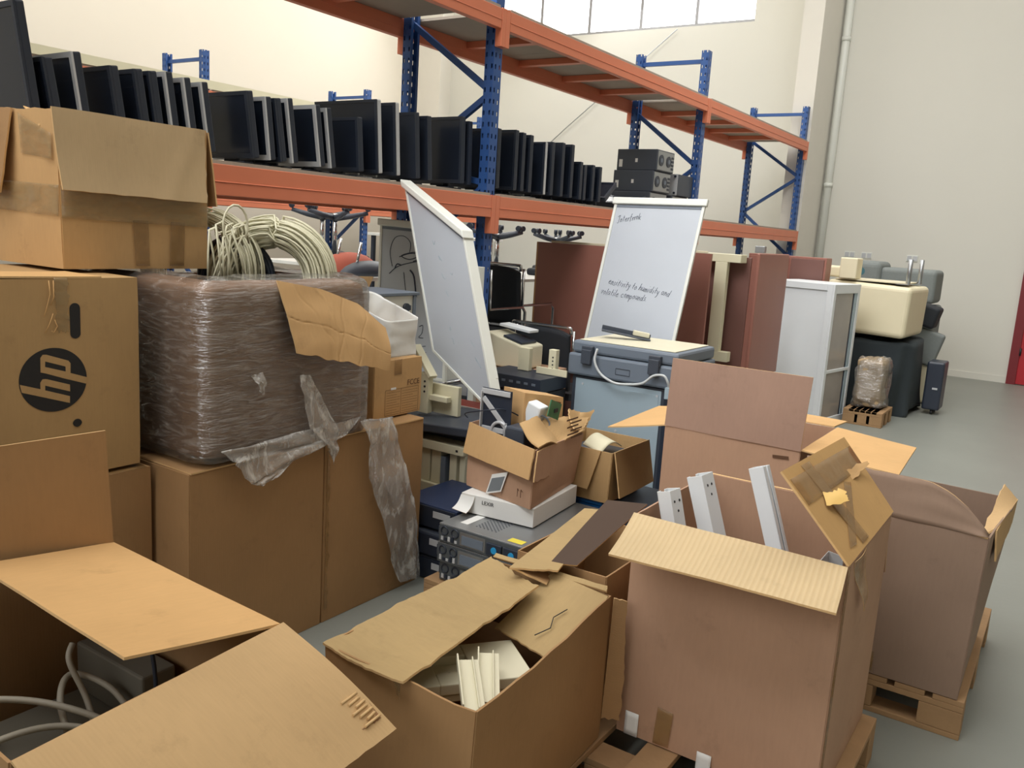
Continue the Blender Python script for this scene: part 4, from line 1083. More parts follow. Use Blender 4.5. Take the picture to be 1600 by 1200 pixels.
# ---- carton at the far right on its own pallet
pallet('wooden pallet under the scuffed carton at the lower right', 3.165, 4.15, 0.135, 0.86)
def rc4(s, q): return 0.0
R4 = [(3.155, 0.145, 0.742), (3.80, 0.105, 0.735), (3.80, 0.76, 0.745), (3.15, 0.76, 0.75)]
t = carton('scuffed open carton at the right edge on a pallet, its front flap bent upright', [(3.165, 0.160, 0.15), (3.80, 0.165, 0.15), (3.80, 0.75, 0.15), (3.165, 0.75, 0.15)], R4, card('kraft_scuffed', (150, 126, 108)), False, 0.008, 61, bulge=0.01)
def f4(u, v):
    y = 0.76 - u * (0.76 - 0.147)
    top = 0.150 - 0.005 * u - (0.14 * max(0, (u - 0.62) / 0.38) ** 2.2)
    z = 0.750 - 0.008 * u + v * max(top, 0.006) + 0.004 * noise.noise(V3((u * 14, 3, 0))) * v
    return (3.148 + 0.02 * v + 0.006 * noise.noise(V3((u * 4, v * 3, 9))), y, z)
MB().fsheet(f4, 26, 8, 0.006, 0.6, 0.15, 0, 1).build('front_flap', [card('kraft_grey_brown', (150, 126, 108)), EDGE], t)['label'] = 'grey-brown flap standing upright with a rounded corner'
flap(t, (3.30, 0.138, 0.742), (3.80, 0.105, 0.738), (3.78, 0.16, 0.800), (3.25, 0.19, 0.70), KRF2, name='side_flap', amp=0.010, seed=5, jag=(0.014, 0.012, 0, 0), nu=14, nv=8)
flap(t, (3.28, 0.134, 0.735), (3.80, 0.102, 0.738), (3.78, 0.110, 0.64), (3.26, 0.120, 0.62), KRH, name='folded_side_flap', amp=0.008, seed=7, jag=(0.02, 0.01, 0.01, 0), nu=14, nv=8)
tape(t, (3.154, 0.52, 0.30), (3.154, 0.44, 0.30), (3.158, 0.44, 0.16), (3.158, 0.52, 0.16), TAPE, 'tape_strip')

# ---- open carton behind the ribbed-flap one
pallet('wooden pallet under the open carton with the tall upright flap', 3.42, 4.10, 0.89, 1.50)
t = carton('open carton with a tall upright flap and side flaps spread flat, before the grey copier', rect(3.455, 4.05, 0.86, 1.445, 0.15), rect(3.455, 4.05, 0.86, 1.445, 0.842), KRP, False, 0.003, 71)
flap(t, (3.450, 1.448, 0.846), (3.450, 0.857, 0.842), (3.450, 0.843, 1.148), (3.450, 1.438, 1.146), card('kraft_rose', (174, 142, 124)), name='front_flap', amp=0.003, seed=2, label='tall flap standing straight up')
flap(t, (3.46, 0.855, 0.845), (4.05, 0.855, 0.845), (3.93, 0.50, 0.840), (3.38, 0.475, 0.840), KRL, name='side_flap', amp=0.004, seed=3, label='bright flap spread flat to the right')
flap(t, (4.055, 0.87, 0.845), (4.055, 1.44, 0.845), (4.32, 1.44, 0.83), (4.32, 0.87, 0.83), KRL, name='rear_flap', amp=0.004, seed=4)
flap(t, (4.04, 1.45, 0.845), (3.46, 1.45, 0.845), (3.40, 1.70, 0.800), (4.0, 1.72, 0.81), KRL, name='side_flap', amp=0.004, seed=6, label='bright flap spread flat to the left')
a = MB(); a.bar((3.447, 0.90, 0.808), (3.447, 0.965, 0.803), 0.0004, 0.012); a.build('printed_mark', INKB, t)

# ================================================================== middle ground
def simple(name, label, cat, loc, shapes, group=None):
    """shapes: (part name, material, bevel, MB)"""
    t = thing(name, label, cat, loc, group)
    for nm, m, bv, mb in shapes: mb.build(nm, m, t, bv)
    return t
def BX(*q): return MB().bx(*q)

# ---- rack servers on a pallet, backs towards the viewer
pallet('wooden pallet under the stack of rack servers', 2.74, 3.52, 1.64, 2.19)
def server(label, z0, z1, seed, dx=0.0, dy=0.0):
    x0, x1, y0, y1 = 2.76 + dx, 3.42 + dx, 1.70 + dy, 2.135 + dy
    t = thing('rack_server', label, 'server', ((x0 + x1) / 2, (y0 + y1) / 2, z0), 'rack servers on the pallet')
    BX(x0, x1, y0, y1, z0, z1).build('chassis', STEEL, t, 0.002)
    H = z1 - z0; r = random.Random(seed)
    bp = BX(x0 - 0.004, x0, y0 + 0.004, y1 - 0.004, z0 + 0.004, z1 - 0.004).build('back_plate', plain('server_back', (96, 102, 106), 0.4, metal=0.4, var=0.2, scale=40), t)
    for k in range(2):                                   # two power supplies on the right
        yy = y0 + 0.02 + k * 0.085
        b = BX(x0 - 0.014, x0 - 0.004, yy, yy + 0.075, z0 + 0.010, z1 - 0.02).build('power_supply', BLACK, bp, 0.002)
        c = MB(); c.cyl((x0 - 0.0145, yy + 0.035, z0 + H * 0.45), (x0 - 0.017, yy + 0.035, z0 + H * 0.45), 0.014, 18)
        c.build('blue_handle' if seed == 1 else 'socket', plain('cyan_plastic', (40, 150, 205), 0.4) if seed == 1 else GREYP, bp)
    b = BX(x0 - 0.006, x0 - 0.004, y0 + 0.19, y0 + 0.32, z0 + 0.012, z1 - 0.012).build('card_bay', STEEL, bp)
    BX(x0 - 0.008, x0 - 0.006, y0 + 0.20, y0 + 0.31, z0 + 0.018, z1 - 0.026).build('slot_cover', GREYP, bp)
    for k in range(2):
        c = MB(); yy = y0 + 0.325 + k * 0.055; c.tube([(x0 - 0.006, yy + 0.022 + 0.018 * math.cos(j / 14 * 2 * PI), z0 + H * 0.66 + 0.018 * math.sin(j / 14 * 2 * PI)) for j in range(14)], 0.003, 5, closed=True); c.build('fan_ring', BLACK, bp)
    for k in range(5):
        yy = y0 + 0.335 + k * 0.018
        BX(x0 - 0.007, x0 - 0.004, yy, yy + 0.012, z0 + 0.012, z0 + 0.012 + H * r.uniform(0.12, 0.28)).build('port', BLACK if k % 2 else SILVER, bp)
    for yy in (y0 - 0.012, y1):                          # slide rails
        a = MB(); a.bx(x0 + 0.01, x1 - 0.02, yy, yy + 0.012, z0 + 0.02, z1 - 0.02); a.build('rail', GREYD, t, 0.002)
    if seed == 1:
        a = MB()
        for i in range(11):
            for j in range(16):
                if (i + j) % 2 == 0: a.cyl((x0 + 0.07 + j * 0.010, y0 + 0.19 + i * 0.010, z1), (x0 + 0.07 + j * 0.010, y0 + 0.19 + i * 0.010, z1 + 0.0006), 0.0042, 6)
        a.build('vent_grille', GREYD, t)
        BX(x0 + 0.02, x0 + 0.06, y0 + 0.03, y0 + 0.10, z1, z1 + 0.0008).build('yellow_sticker', plain('sticker_yellow', (222, 206, 70), 0.6), t)
        BX(x0 + 0.06, x0 + 0.20, y0 + 0.33, y0 + 0.37, z1, z1 + 0.0008).build('white_sticker', PAPER, t)
    return t
server('bottom rack server of the stack, resting on the pallet', 0.1465, 0.232, 3, 0.015, 0.0)
server('middle rack server of the stack with a wide card bay', 0.234, 0.321, 2, 0.0, 0.005)
server('top rack server of the stack with two blue power handles', 0.323, 0.405, 1, 0.0, 0.0)
# dark desktop computers behind the servers
for lab, x, y, z, m in (('dark desktop computer at the bottom of the floor stack left of the servers', 3.0, 2.22, 0.002, GREYD), ('dark desktop computer in the middle of the floor stack left of the servers', 2.99, 2.23, 0.124, GREYD), ('dark blue desktop computer on top of the floor stack, under the cream unit', 3.02, 2.24, 0.246, plain('dark_blue_case', (38, 52, 84), 0.45))):
    t = thing('desktop_computer', lab, 'computer', (x, y, z))
    BX(x, x + 0.40, y, y + 0.34, z, z + 0.112).build('case', m, t, 0.005)
    f = BX(x - 0.008, x, y + 0.006, y + 0.334, z + 0.006, z + 0.106).build('front_panel', BLACK, t, 0.003)
    BX(x - 0.011, x - 0.008, y + 0.03, y + 0.13, z + 0.06, z + 0.09).build('drive_slot', SILVER, f)

# ---- white flat box on the servers, label carton on it
t = thing('flat_box', 'flat white printed box with an open tab lying on the servers under the labelled carton', 'box', (3.2, 1.98, 0.41))
def wb(p): x, y = rot2(p[0], p[1], 0.09); return (2.965 + x, 1.795 + y, p[2])
a = MB(); a.poly([wb((0, 0, 0.41)), wb((0.44, 0, 0.41)), wb((0.44, 0.36, 0.41)), wb((0, 0.36, 0.41))], 0, 0.085, (0, 0, 1)); a.build('box_body', PAPER, t, 0.002)
flap(t, wb((-0.004, 0.36, 0.488)), wb((-0.004, 0.29, 0.488)), wb((-0.055, 0.30, 0.425)), wb((-0.06, 0.37, 0.435)), PAPER, 0.002, name='tab', amp=0.004, bow=0.012)
text_mesh('printed_letters', 'LEXIR', 0.024, INK, t, wb((-0.002, 0.255, 0.462)), V3(wb((0, 0, 0))) - V3(wb((0, 1, 0))), (0, 0, 1))
FLb, FRb, BRb, BLb = (3.03, 2.20, 0.50), (2.94, 1.80, 0.50), (3.43, 1.87, 0.50), (3.52, 2.26, 0.50)
FLt, FRt, BRt, BLt = (3.09, 2.24, 0.772), (2.935, 1.79, 0.758), (3.45, 1.85, 0.735), (3.56, 2.28, 0.772)
t = carton('battered open carton with a white square label, holding electronic scrap, on the flat white box', [FRb, BRb, BLb, FLb], [FRt, BRt, BLt, FLt], KRP, False, 0.010, 81, bulge=0.006)
flap(t, (3.083, 2.238, 0.776), (2.926, 1.785, 0.762), (2.900, 1.79, 0.635), (3.035, 2.235, 0.640), KR, name='front_flap', amp=0.006, seed=3, jag=(0.004, 0.004, 0, 0), label='front flap folded down')
flap(t, (2.94, 1.782, 0.762), (3.45, 1.845, 0.738), (3.64, 1.90, 0.805), (3.03, 1.95, 0.835), KRH, name='side_flap', amp=0.035, freq=6, seed=11, nu=34, nv=22, jag=(0.03, 0.02, 0, 0), label='crumpled flap standing up with faded print', creases=((1.0, 0.3, 0.55, -0.02),))
flap(t, (3.30, 1.82, 0.775), (3.46, 1.84, 0.765), (3.62, 1.90, 0.795), (3.40, 1.93, 0.845), KRH, name='torn_flap', amp=0.03, freq=7, seed=15, nu=16, nv=12, jag=(0.03, 0.03, 0.02, 0.01))
flap(t, (2.932, 1.778, 0.755), (3.10, 1.80, 0.752), (3.09, 1.795, 0.60), (2.92, 1.775, 0.62), KRP, name='corner_flap', amp=0.012, seed=17, jag=(0.02, 0.02, 0, 0))
for k in range(6):
    a = MB(); x0 = 3.22 + 0.03 * (k % 2); z0 = 0.835 - 0.016 * k
    a.bar((x0, 1.812 - 0.002 * k, z0), (x0 + 0.13, 1.828 - 0.002 * k, z0 - 0.006), 0.0006, 0.007); a.build('faded_print', INKB, t)
fd = (V3(FRb) - V3(FLb)).normalized()
fn = fd.cross(V3((0, 0, 1))).normalized() * 1.0
def fp(u, z, off=0.012):
    p = V3(FLb).lerp(V3(FRb), u) + V3((-0.97, 0.2, 0)) * off; p.z = z; return p
a = MB(); c = fp(0.52, 0.565, 0.016); uu = fd; vv = V3((0, 0, 1)); q = 0.052
rot_ = lambda x, y: c + uu * (x * 0.94 + y * 0.34) + vv * (-x * 0.34 * -1 + y * 0.94)
a.poly([rot_(-q, -q), rot_(q, -q), rot_(q, q), rot_(-q, q)], 0, 0.0006, fn * -1 if fn.x > 0 else fn); lb = a.build('label', PAPER, t)
a = MB(); q = 0.043; c = c + V3((-0.0012, 0, 0)); a.poly([rot_(-q, -q), rot_(q, -q), rot_(q, q * 0.7), rot_(-q, q * 0.7)], 0, 0.0004, fn * -1 if fn.x > 0 else fn); a.build('printed_panel', plain('grey_print', (120, 126, 130), 0.7), lb)
a = MB()
for k in range(2):
    b0 = fp(0.84 + k * 0.05, 0.54, 0.016); a.bar(b0, b0 + V3((0, 0, 0.035)), 0.0006, 0.004); a.bar(b0 + V3((0, 0, 0.035)), b0 + V3((0, 0, 0.026)) + uu * 0.009, 0.0006, 0.004)
a.build('arrow_mark', INKB, t)
# scrap inside it
t = thing('metal_bracket', 'black and silver pressed metal bracket standing in the labelled carton', 'bracket', (3.1, 2.1, 0.56))
BX(3.10, 3.105, 2.03, 2.19, 0.60, 0.945).build('back_plate', BLACK, t)
a = MB()
for q in (((3.095, 2.035, 0.93), (3.095, 2.19, 0.93)), ((3.095, 2.185, 0.93), (3.095, 2.185, 0.66)), ((3.095, 2.18, 0.90), (3.095, 2.05, 0.78)), ((3.095, 2.05, 0.80), (3.095, 2.05, 0.66)), ((3.095, 2.18, 0.76), (3.095, 2.06, 0.76))):
    a.bar(q[0], q[1], 0.006, 0.024)
a.build('frame', SILVER, t, 0.002)
a = MB(); a.tube([(3.093, 2.08 + 0.045 * math.cos(k / 20 * 2 * PI), 0.755 + 0.045 * math.sin(k / 20 * 2 * PI)) for k in range(20)], 0.008, 6, closed=True); a.build('ring', SILVER, t)
t = carton('small tan carton with white labels and a dark printed block, inside the labelled carton', [(3.15, 1.985, 0.66), (3.38, 1.93, 0.66), (3.42, 2.05, 0.66), (3.19, 2.12, 0.66)], [(3.165, 2.005, 0.935), (3.42, 1.955, 0.89), (3.45, 2.07, 0.89), (3.20, 2.14, 0.94)], KR, True, 0.002, 91)
for (u0, u1, z0, z1, m, nm) in ((0.03, 0.24, 0.81, 0.88, PAPER, 'label'), (0.50, 0.70, 0.78, 0.82, PAPER, 'label'), (0.74, 0.91, 0.855, 0.885, INKB, 'printed_block')):
    A0, B0 = V3((3.160, 1.996, 0)), V3((3.412, 1.946, 0)); n = V3((-0.2, -0.98, 0)) * 0.006
    p0, p1 = A0.lerp(B0, u0) + n, A0.lerp(B0, u1) + n
    a = MB(); a.poly([p0 + V3((0, 0, z0)), p1 + V3((0, 0, z0 - 0.01)), p1 + V3((0, 0, z1 - 0.01)), p0 + V3((0, 0, z1))], 0, 0.0008, n); a.build(nm, m, t)
simple('plastic_plug', 'white plastic plug body among the scrap in the labelled carton', 'plug', (3.2, 1.96, 0.78), [('body', WHITE, 0.008, MB().box((3.20, 1.965, 0.845), (0.07, 0.075, 0.10), 0, Matrix.Rotation(0.3, 3, 'X')))])
simple('circuit_board', 'green circuit board beside the white plug in the labelled carton', 'board', (3.26, 1.91, 0.8), [('board', GREENP, 0.001, MB().box((3.255, 1.90, 0.865), (0.10, 0.006, 0.075), 0, Matrix.Rotation(0.35, 3, 'Y'))), ('chip', INK, 0.001, MB().box((3.262, 1.895, 0.862), (0.03, 0.006, 0.018)))])
cable('thin black cable trailing from the labelled carton over the black panel', [(3.22, 2.02, 0.80), (3.10, 2.06, 0.86), (3.05, 2.14, 0.85), (3.13, 2.30, 0.80), (3.42, 2.50, 0.70)], 0.003, BLACK)
cable('grey cable coiled beside the white plug in the labelled carton', [(3.14, 1.99, 0.78), (3.16, 1.95, 0.83), (3.20, 1.92, 0.84), (3.22, 1.90, 0.80), (3.16, 1.93, 0.77)], 0.004, GREYP)
for q, lab in (((3.10, 1.98, 0.70), 'dark plastic lump low in the labelled carton'),):
    simple('power_adapter', lab, 'adapter', q, [('body', GREYD, 0.01, BX(3.06, 3.16, 1.93, 2.03, 0.56, 0.80))])

# ---- cream metal unit, black flat panel and red board
t = thing('metal_unit', 'cream metal pedestal frame lying beside the brown cartons', 'unit', (3.6, 2.65, 0.26))
BX(3.40, 3.84, 2.50, 3.0, 0.495, 0.542).build('top_panel', CREAM, t, 0.004)
BX(3.40, 3.84, 2.48, 3.0, 0.262, 0.315).build('bottom_panel', CREAM, t, 0.004)
for y, w in ((2.50, 0.035), (2.555, 0.045), (2.66, 0.06), (2.73, 0.06), (2.82, 0.06)):
    BX(3.42, 3.82, y, y + w, 0.316, 0.494).build('side_fin', CREAM, t, 0.003)
a = MB()
for y, z in ((2.545, 0.518), (2.575, 0.45), (2.575, 0.43)): a.cyl((3.40, y, z), (3.397, y, z), 0.006, 10)
BX(3.84 - 0.43, 3.83, 2.62, 2.65, 0.316, 0.47).build('inner_plate', GREYP, t, 0.002)
BX(3.3995, 3.40, 2.535, 2.55, 0.512, 0.524).build('screw', INK, t)
t = carton('plain carton under the cream metal unit', rect(3.44, 3.84, 2.60, 2.98, 0.0), rect(3.44, 3.84, 2.60, 2.98, 0.258), KRD, True, 0.002, 92)
t = thing('flat_screen', 'large black flat screen lying on its back on the cream unit', 'panel', (3.6, 2.75, 0.55))
Rp = Matrix.Rotation(math.radians(-4), 3, 'X')
a = MB(); a.box((3.64, 2.76, 0.608), (0.52, 0.76, 0.045), 0, Rp); a.build('casing', GREYD, t, 0.006)
BX(3.50, 3.78, 2.56, 2.96, 0.545, 0.586).build('rear_cover', BLACK, t, 0.004)
t = thing('red_board', 'dark red laminate board with a white edge strip, behind the black panel', 'board', (4.05, 2.85, 0.5))
BX(3.93, 4.085, 2.62, 3.10, 0.60, 0.622).build('panel', plain('red_laminate', (136, 52, 40), 0.45), t, 0.002)
BX(3.925, 3.93, 2.62, 3.10, 0.60, 0.622).build('edge_strip', PAPER, t)
t = carton('plain carton carrying the red laminate board', rect(3.95, 4.08, 2.66, 3.06, 0.0), rect(3.95, 4.08, 2.66, 3.06, 0.595), KRD, True, 0.002, 93)
t = thing('steel_bracket', 'cream steel leg bracket with bolt holes leaning behind the small printed carton', 'bracket', (3.85, 2.95, 0.63))
a = MB(); a.bar((3.58, 2.99, 0.995), (3.54, 2.83, 0.845), 0.05, 0.022); a.build('arm', CREAM, t, 0.003)
BX(3.54, 3.58, 2.86, 2.93, 0.64, 0.86).build('upright', CREAM, t, 0.003)
BX(3.55, 3.59, 2.74, 2.86, 0.715, 0.745).build('foot_rail', CREAM, t, 0.003)
BX(3.60, 3.63, 2.70, 3.0, 0.64, 0.80).build('side_plate', CREAM, t, 0.003)
for k in range(3):
    a = MB(); a.cyl((3.54, 2.885, 0.815 - k * 0.028), (3.537, 2.885, 0.815 - k * 0.028), 0.006, 10); a.build('bolt_hole', INK, t)

# ---- carton with flaps folded down over a dark unit and a blue crate
t = thing('plastic_crate', 'blue plastic crate under the open tan carton, behind the labelled carton', 'crate', (3.6, 1.93, 0))
a = MB(); carton_body(a, rect(3.50, 3.84, 1.76, 2.06, 0.004), rect(3.49, 3.86, 1.745, 2.075, 0.415), 0.008, 0.0, 1); a.build('crate_body', BLUEP, t, sharp=0.5)
BX(3.482, 3.875, 1.738, 2.082, 0.395, 0.412).build('rim_band', BLUEP, t, 0.003)
t = thing('computer_tower', 'dark grey computer tower standing right of the blue crate', 'computer', (3.7, 1.66, 0))
BX(3.50, 3.93, 1.56, 1.735, 0, 0.40).build('case', GREYD, t, 0.006)
BX(3.488, 3.50, 1.565, 1.73, 0.005, 0.395).build('front_panel', BLACK, t, 0.006)
t = carton('open tan carton with two flaps folded down, on the blue crate before the copier', rect(3.475, 3.85, 1.71, 2.05, 0.42), rect(3.47, 3.85, 1.70, 2.05, 0.662), KRH, False, 0.004, 94)
flap(t, (3.463, 2.04, 0.667), (3.463, 1.755, 0.665), (3.44, 1.80, 0.475), (3.44, 2.05, 0.49), KRH, name='front_flap', amp=0.005, seed=2)
flap(t, (3.475, 1.692, 0.667), (3.85, 1.692, 0.665), (3.84, 1.645, 0.462), (3.49, 1.655, 0.45), KRH, name='side_flap', amp=0.005, seed=4)
t = thing('plastic_cover', 'curved cream plastic cover poking from the open tan carton', 'cover', (3.6, 1.85, 0.6))
MB().fsheet(lambda u, v: V3((3.55 + 0.22 * u, 1.90 - 0.10 * v, 0.655 + 0.035 * math.sin(PI * u) - 0.03 * v)), 12, 6, 0.004).build('shell', CREAM, t)
simple('foam_pad', 'dark foam padding filling the open tan carton', 'padding', (3.65, 1.87, 0.43), [('pad', GREYD, 0.01, BX(3.485, 3.84, 1.715, 2.04, 0.43, 0.60))])

# ---- copier with its back to the viewer
t = thing('copier', 'big grey office copier seen from the back, with a pale rear panel', 'copier', (4.7, 2.16, 0))
CX0, CX1, CY0, CY1 = 4.43, 4.98, 1.82, 2.48
BX(CX0, CX1, CY0, CY1, 0.03, 0.82).build('lower_body', GREYD, t, 0.012)
a = MB(); a.bx(CX0 - 0.03, CX1, CY0 - 0.02, CY1 + 0.02, 0.825, 0.955); a.build('scanner_body', GREYP, t, 0.014)
a = MB(); a.bx(CX0 - 0.015, CX1 - 0.01, CY0 - 0.012, CY1 + 0.005, 0.958, 1.03); ld = a.build('lid', GREYP, t, 0.016)
BX(CX0 + 0.01, CX1 - 0.04, CY0 + 0.02, CY1 - 0.03, 1.031, 1.036).build('lid_top', BEIGE, ld, 0.002)
pn = BX(CX0 - 0.006, CX0, CY0 + 0.075, CY1 - 0.03, 0.06, 0.805).build('rear_panel', GREYL, t, 0.003)
BX(CX0 - 0.009, CX0 - 0.006, CY0 + 0.09, CY0 + 0.27, 0.62, 0.78).build('access_plate', GREYL, pn, 0.002)
for y, z in ((2.40, 0.775), (1.92, 0.775), (1.92, 0.70), (2.10, 0.50), (2.16, 0.53)):
    a = MB(); a.cyl((CX0 - 0.006, y, z), (CX0 - 0.010, y, z), 0.007, 10); a.build('screw', SILVER, pn)
for y in (2.37, 1.94):
    a = MB(); a.bx(CX0 - 0.055, CX0 - 0.030, y - 0.032, y + 0.032, 0.90, 0.985); a.bx(CX0 - 0.045, CX0 - 0.015, y - 0.036, y + 0.036, 0.945, 1.005); a.build('lid_hinge', GREYD, t, 0.004)
a = MB()
for (p, q) in (((2.18, 0.90), (2.09, 0.90)), ((2.18, 0.865), (2.09, 0.865)), ((2.18, 0.865), (2.18, 0.90)), ((2.09, 0.865), (2.09, 0.90))):
    a.bar((CX0 - 0.031, p[0], p[1]), (CX0 - 0.031, q[0], q[1]), 0.002, 0.004)
a.build('embossed_plate', GREYD, t)
BX(CX0 - 0.012, CX0, CY0 + 0.01, CY0 + 0.055, 0.10, 0.78).build('side_channel', BLACK, t, 0.002)
P = [V3(p) for p in ((4.385, 2.30, 1.00), (4.37, 2.305, 0.93), (4.37, 2.26, 0.86), (4.365, 2.17, 0.822), (4.365, 2.08, 0.825), (4.365, 1.99, 0.845), (4.37, 1.93, 0.895), (4.37, 1.87, 0.905), (4.375, 1.845, 0.875), (4.39, 1.84, 0.84))]
out = []
for i in range(len(P) - 1):
    p0, p1, p2, p3 = P[max(i - 1, 0)], P[i], P[i + 1], P[min(i + 2, len(P) - 1)]
    for k in range(6):
        u = k / 6; out.append(0.5 * ((2 * p1) + (p2 - p0) * u + (2 * p0 - 5 * p1 + 4 * p2 - p3) * u * u + (3 * p1 - p0 - 3 * p2 + p3) * u ** 3))
out.append(P[-1])
MB().tube(out, 0.0075, 8).build('power_cord', plain('pale_cord', (196, 200, 200), 0.5), t)
BX(4.375, 4.40, 1.822, 1.858, 0.775, 0.84).build('plug_socket', GREYL, t, 0.003)
BX(CX0 + 0.02, CX1 - 0.02, CY0 + 0.02, CY1 - 0.02, 0, 0.028).build('base_plinth', BLACK, t)

# ---- flip charts and whiteboards
class Plane:
    def __init__(s, TL, TR, BL): s.o, s.r, s.d = V3(TL), V3(TR) - V3(TL), V3(BL) - V3(TL); s.n = s.r.cross(s.d).normalized()
    def p(s, u, v, h=0.0): return s.o + s.r * u + s.d * v + s.n * h
def board(name, label, cat, TL, TR, BL, side, fr=0.022, th=0.022, tray=True):
    """side = +1/-1 turns the written face to the viewer"""
    t = thing(name, label, cat, BL)
    P = Plane(TL, TR, BL); P.n *= side
    W_, H_ = P.r.length, P.d.length; fu, fv = fr / W_, fr / H_
    a = MB(); a.poly([P.p(fu * .5, fv * .5, 0), P.p(1 - fu * .5, fv * .5, 0), P.p(1 - fu * .5, 1 - fv * .5, 0), P.p(fu * .5, 1 - fv * .5, 0)], 0, th * 0.6, -P.n); a.build('writing_surface', WHITEB, t)
    def rail(u0, v0, u1, v1, w, h):
        a = MB(); a.poly([P.p(u0, v0, h), P.p(u1, v0, h), P.p(u1, v1, h), P.p(u0, v1, h)], 0, h + th, -P.n); return a
    rail(0, 0, fu, 1, 0, 0.006).build('frame_rail', OFFW, t, 0.003); rail(1 - fu, 0, 1, 1, 0, 0.006).build('frame_rail', OFFW, t, 0.003)
    rail(fu, 1 - fv, 1 - fu, 1, 0, 0.006).build('frame_rail', OFFW, t, 0.003)
    rail(-0.02, -0.012, 1.02, 0.036 / H_, 0, 0.022).build('clamp_bar', OFFW, t, 0.006)
    rail(fu, 0.040 / H_, 1 - fu, 0.058 / H_, 0, 0.004).build('clamp_slot', GREYP, t, 0.001)
    return t, P
def scribble(t, P, pts, r=0.0022, mat=MARK, name='marker_stroke'):
    Q = [P.p(u, v, 0.0015) for u, v in pts]; out = []
    for i in range(len(Q) - 1):
        p0, p1, p2, p3 = Q[max(i - 1, 0)], Q[i], Q[i + 1], Q[min(i + 2, len(Q) - 1)]
        for k in range(4):
            u = k / 4; out.append(0.5 * ((2 * p1) + (p2 - p0) * u + (2 * p0 - 5 * p1 + 4 * p2 - p3) * u * u + (3 * p1 - p0 - 3 * p2 + p3) * u ** 3))
    out.append(Q[-1]); MB().tube(out, r, 5).build(name, mat, t)
t, P = board('flip_chart', 'flip chart with handwriting, standing behind the grey copier', 'flip chart', (5.66, 2.92, 1.91), (5.75, 2.265, 1.92), (5.42, 2.965, 0.86), -1)
rr_ = P.r.normalized(); uu_ = -P.d.normalized()
PEN = {'a': [[(.55, .9), (.2, 1), (0, .5), (.2, 0), (.5, .3), (.55, .9), (.55, .2), (.7, 0)]], 'c': [[(.55, .85), (.25, 1), (0, .5), (.25, 0), (.6, .15)]],
       'd': [[(.5, .8), (.2, 1), (0, .5), (.2, 0), (.5, .4), (.6, 1.8), (.55, .2), (.7, 0)]], 'e': [[(0, .5), (.5, .6), (.35, 1), (.1, .8), (0, .4), (.2, 0), (.6, .2)]],
       'f': [[(.5, 1.7), (.3, 1.8), (.2, 1.2), (.15, -.4)], [(0, 1), (.45, 1)]], 'h': [[(.05, 1.8), (0, 0), (.1, .7), (.35, 1), (.5, .7), (.5, 0)]],
       'i': [[(.1, 1), (.1, .1), (.25, 0)], [(.12, 1.4), (.16, 1.5)]], 'k': [[(0, 1.8), (0, 0)], [(.5, 1), (.05, .5), (.5, 0)]], 'l': [[(.1, 1.8), (.05, .3), (.2, 0)]],
       'm': [[(0, 1), (0, 0), (.05, .7), (.25, 1), (.35, .6), (.35, 0), (.4, .7), (.6, 1), (.7, .6), (.7, 0)]], 'n': [[(0, 1), (0, 0), (.08, .7), (.3, 1), (.45, .6), (.45, 0)]],
       'o': [[(.3, 1), (0, .5), (.25, 0), (.55, .5), (.3, 1)]], 'p': [[(0, 1), (0, -.8), (0, .7), (.3, 1), (.5, .5), (.25, 0), (0, .2)]], 'r': [[(0, 1), (0, 0), (.08, .7), (.35, 1)]],
       's': [[(.45, .9), (.15, 1), (.1, .65), (.4, .4), (.3, .02), (0, .1)]], 't': [[(.2, 1.6), (.15, .2), (.35, 0)], [(0, 1), (.4, 1.05)]],
       'u': [[(0, 1), (.05, .2), (.25, 0), (.5, .4), (.5, 1), (.55, 0)]], 'v': [[(0, 1), (.2, 0), (.45, 1)]], 'y': [[(0, 1), (.15, .3), (.4, .4), (.5, 1), (.4, -.6), (.15, -.8)]],
       'I': [[(.4, 1.8), (.3, -.3), (.1, -.5), (-.1, -.2)], [(-.1, 1.5), (.1, 1.9), (.6, 1.8)]], '.': [[(0, 0), (.06, .05)]]}
def hand(body, u, v, size, ang):
    """felt-pen handwriting: every letter drawn with strokes on the board"""
    ca, sa = math.cos(ang), math.sin(ang)
    R1, U1 = rr_ * ca + uu_ * sa, uu_ * ca - rr_ * sa
    x = 0.0; m = MB(); k = 0
    for ch in body:
        if ch == ' ': x += 0.55; continue
        for st in PEN[ch]:
            k += 1
            m.tube([P.p(u, v, 0.0012) + (R1 * (x + q[0] + 0.18 * q[1]) + U1 * (q[1] + 0.12 * math.sin(k * 1.7))) * size for q in st], 0.0015, 5)
        x += max(q[0] for st in PEN[ch] for q in st) + 0.24
    m.build('handwriting', MARK, t)
hand('Interfrrnk', 0.08, 0.155, 0.025, 0.16)
hand('ensitivity to humidity and', 0.13, 0.575, 0.0265, -0.13)
hand('volatile compounds.', 0.07, 0.645, 0.0265, -0.09)
lg_ = MB(); lg_.bar(P.p(0.1, 0.95, -0.03), (5.30, 2.86, 0.0), 0.025, 0.025); lg_.build('tripod_leg', STEEL, t)
lg_ = MB(); lg_.bar(P.p(0.9, 0.95, -0.03), (5.36, 2.32, 0.0), 0.025, 0.025); lg_.build('tripod_leg', STEEL, t)
lg_ = MB(); lg_.bar(P.p(0.5, 0.05, -0.04), (6.05, 2.62, 0.0), 0.025, 0.025); lg_.build('tripod_leg', STEEL, t)
t = thing('pen_tray', 'dark grey pen tray broken off and lying on the copier lid', 'tray', (4.75, 2.3, 1.04))
R_ = Matrix.Rotation(math.radians(-62), 3, 'Z') @ Matrix.Rotation(math.radians(8), 3, 'Y')
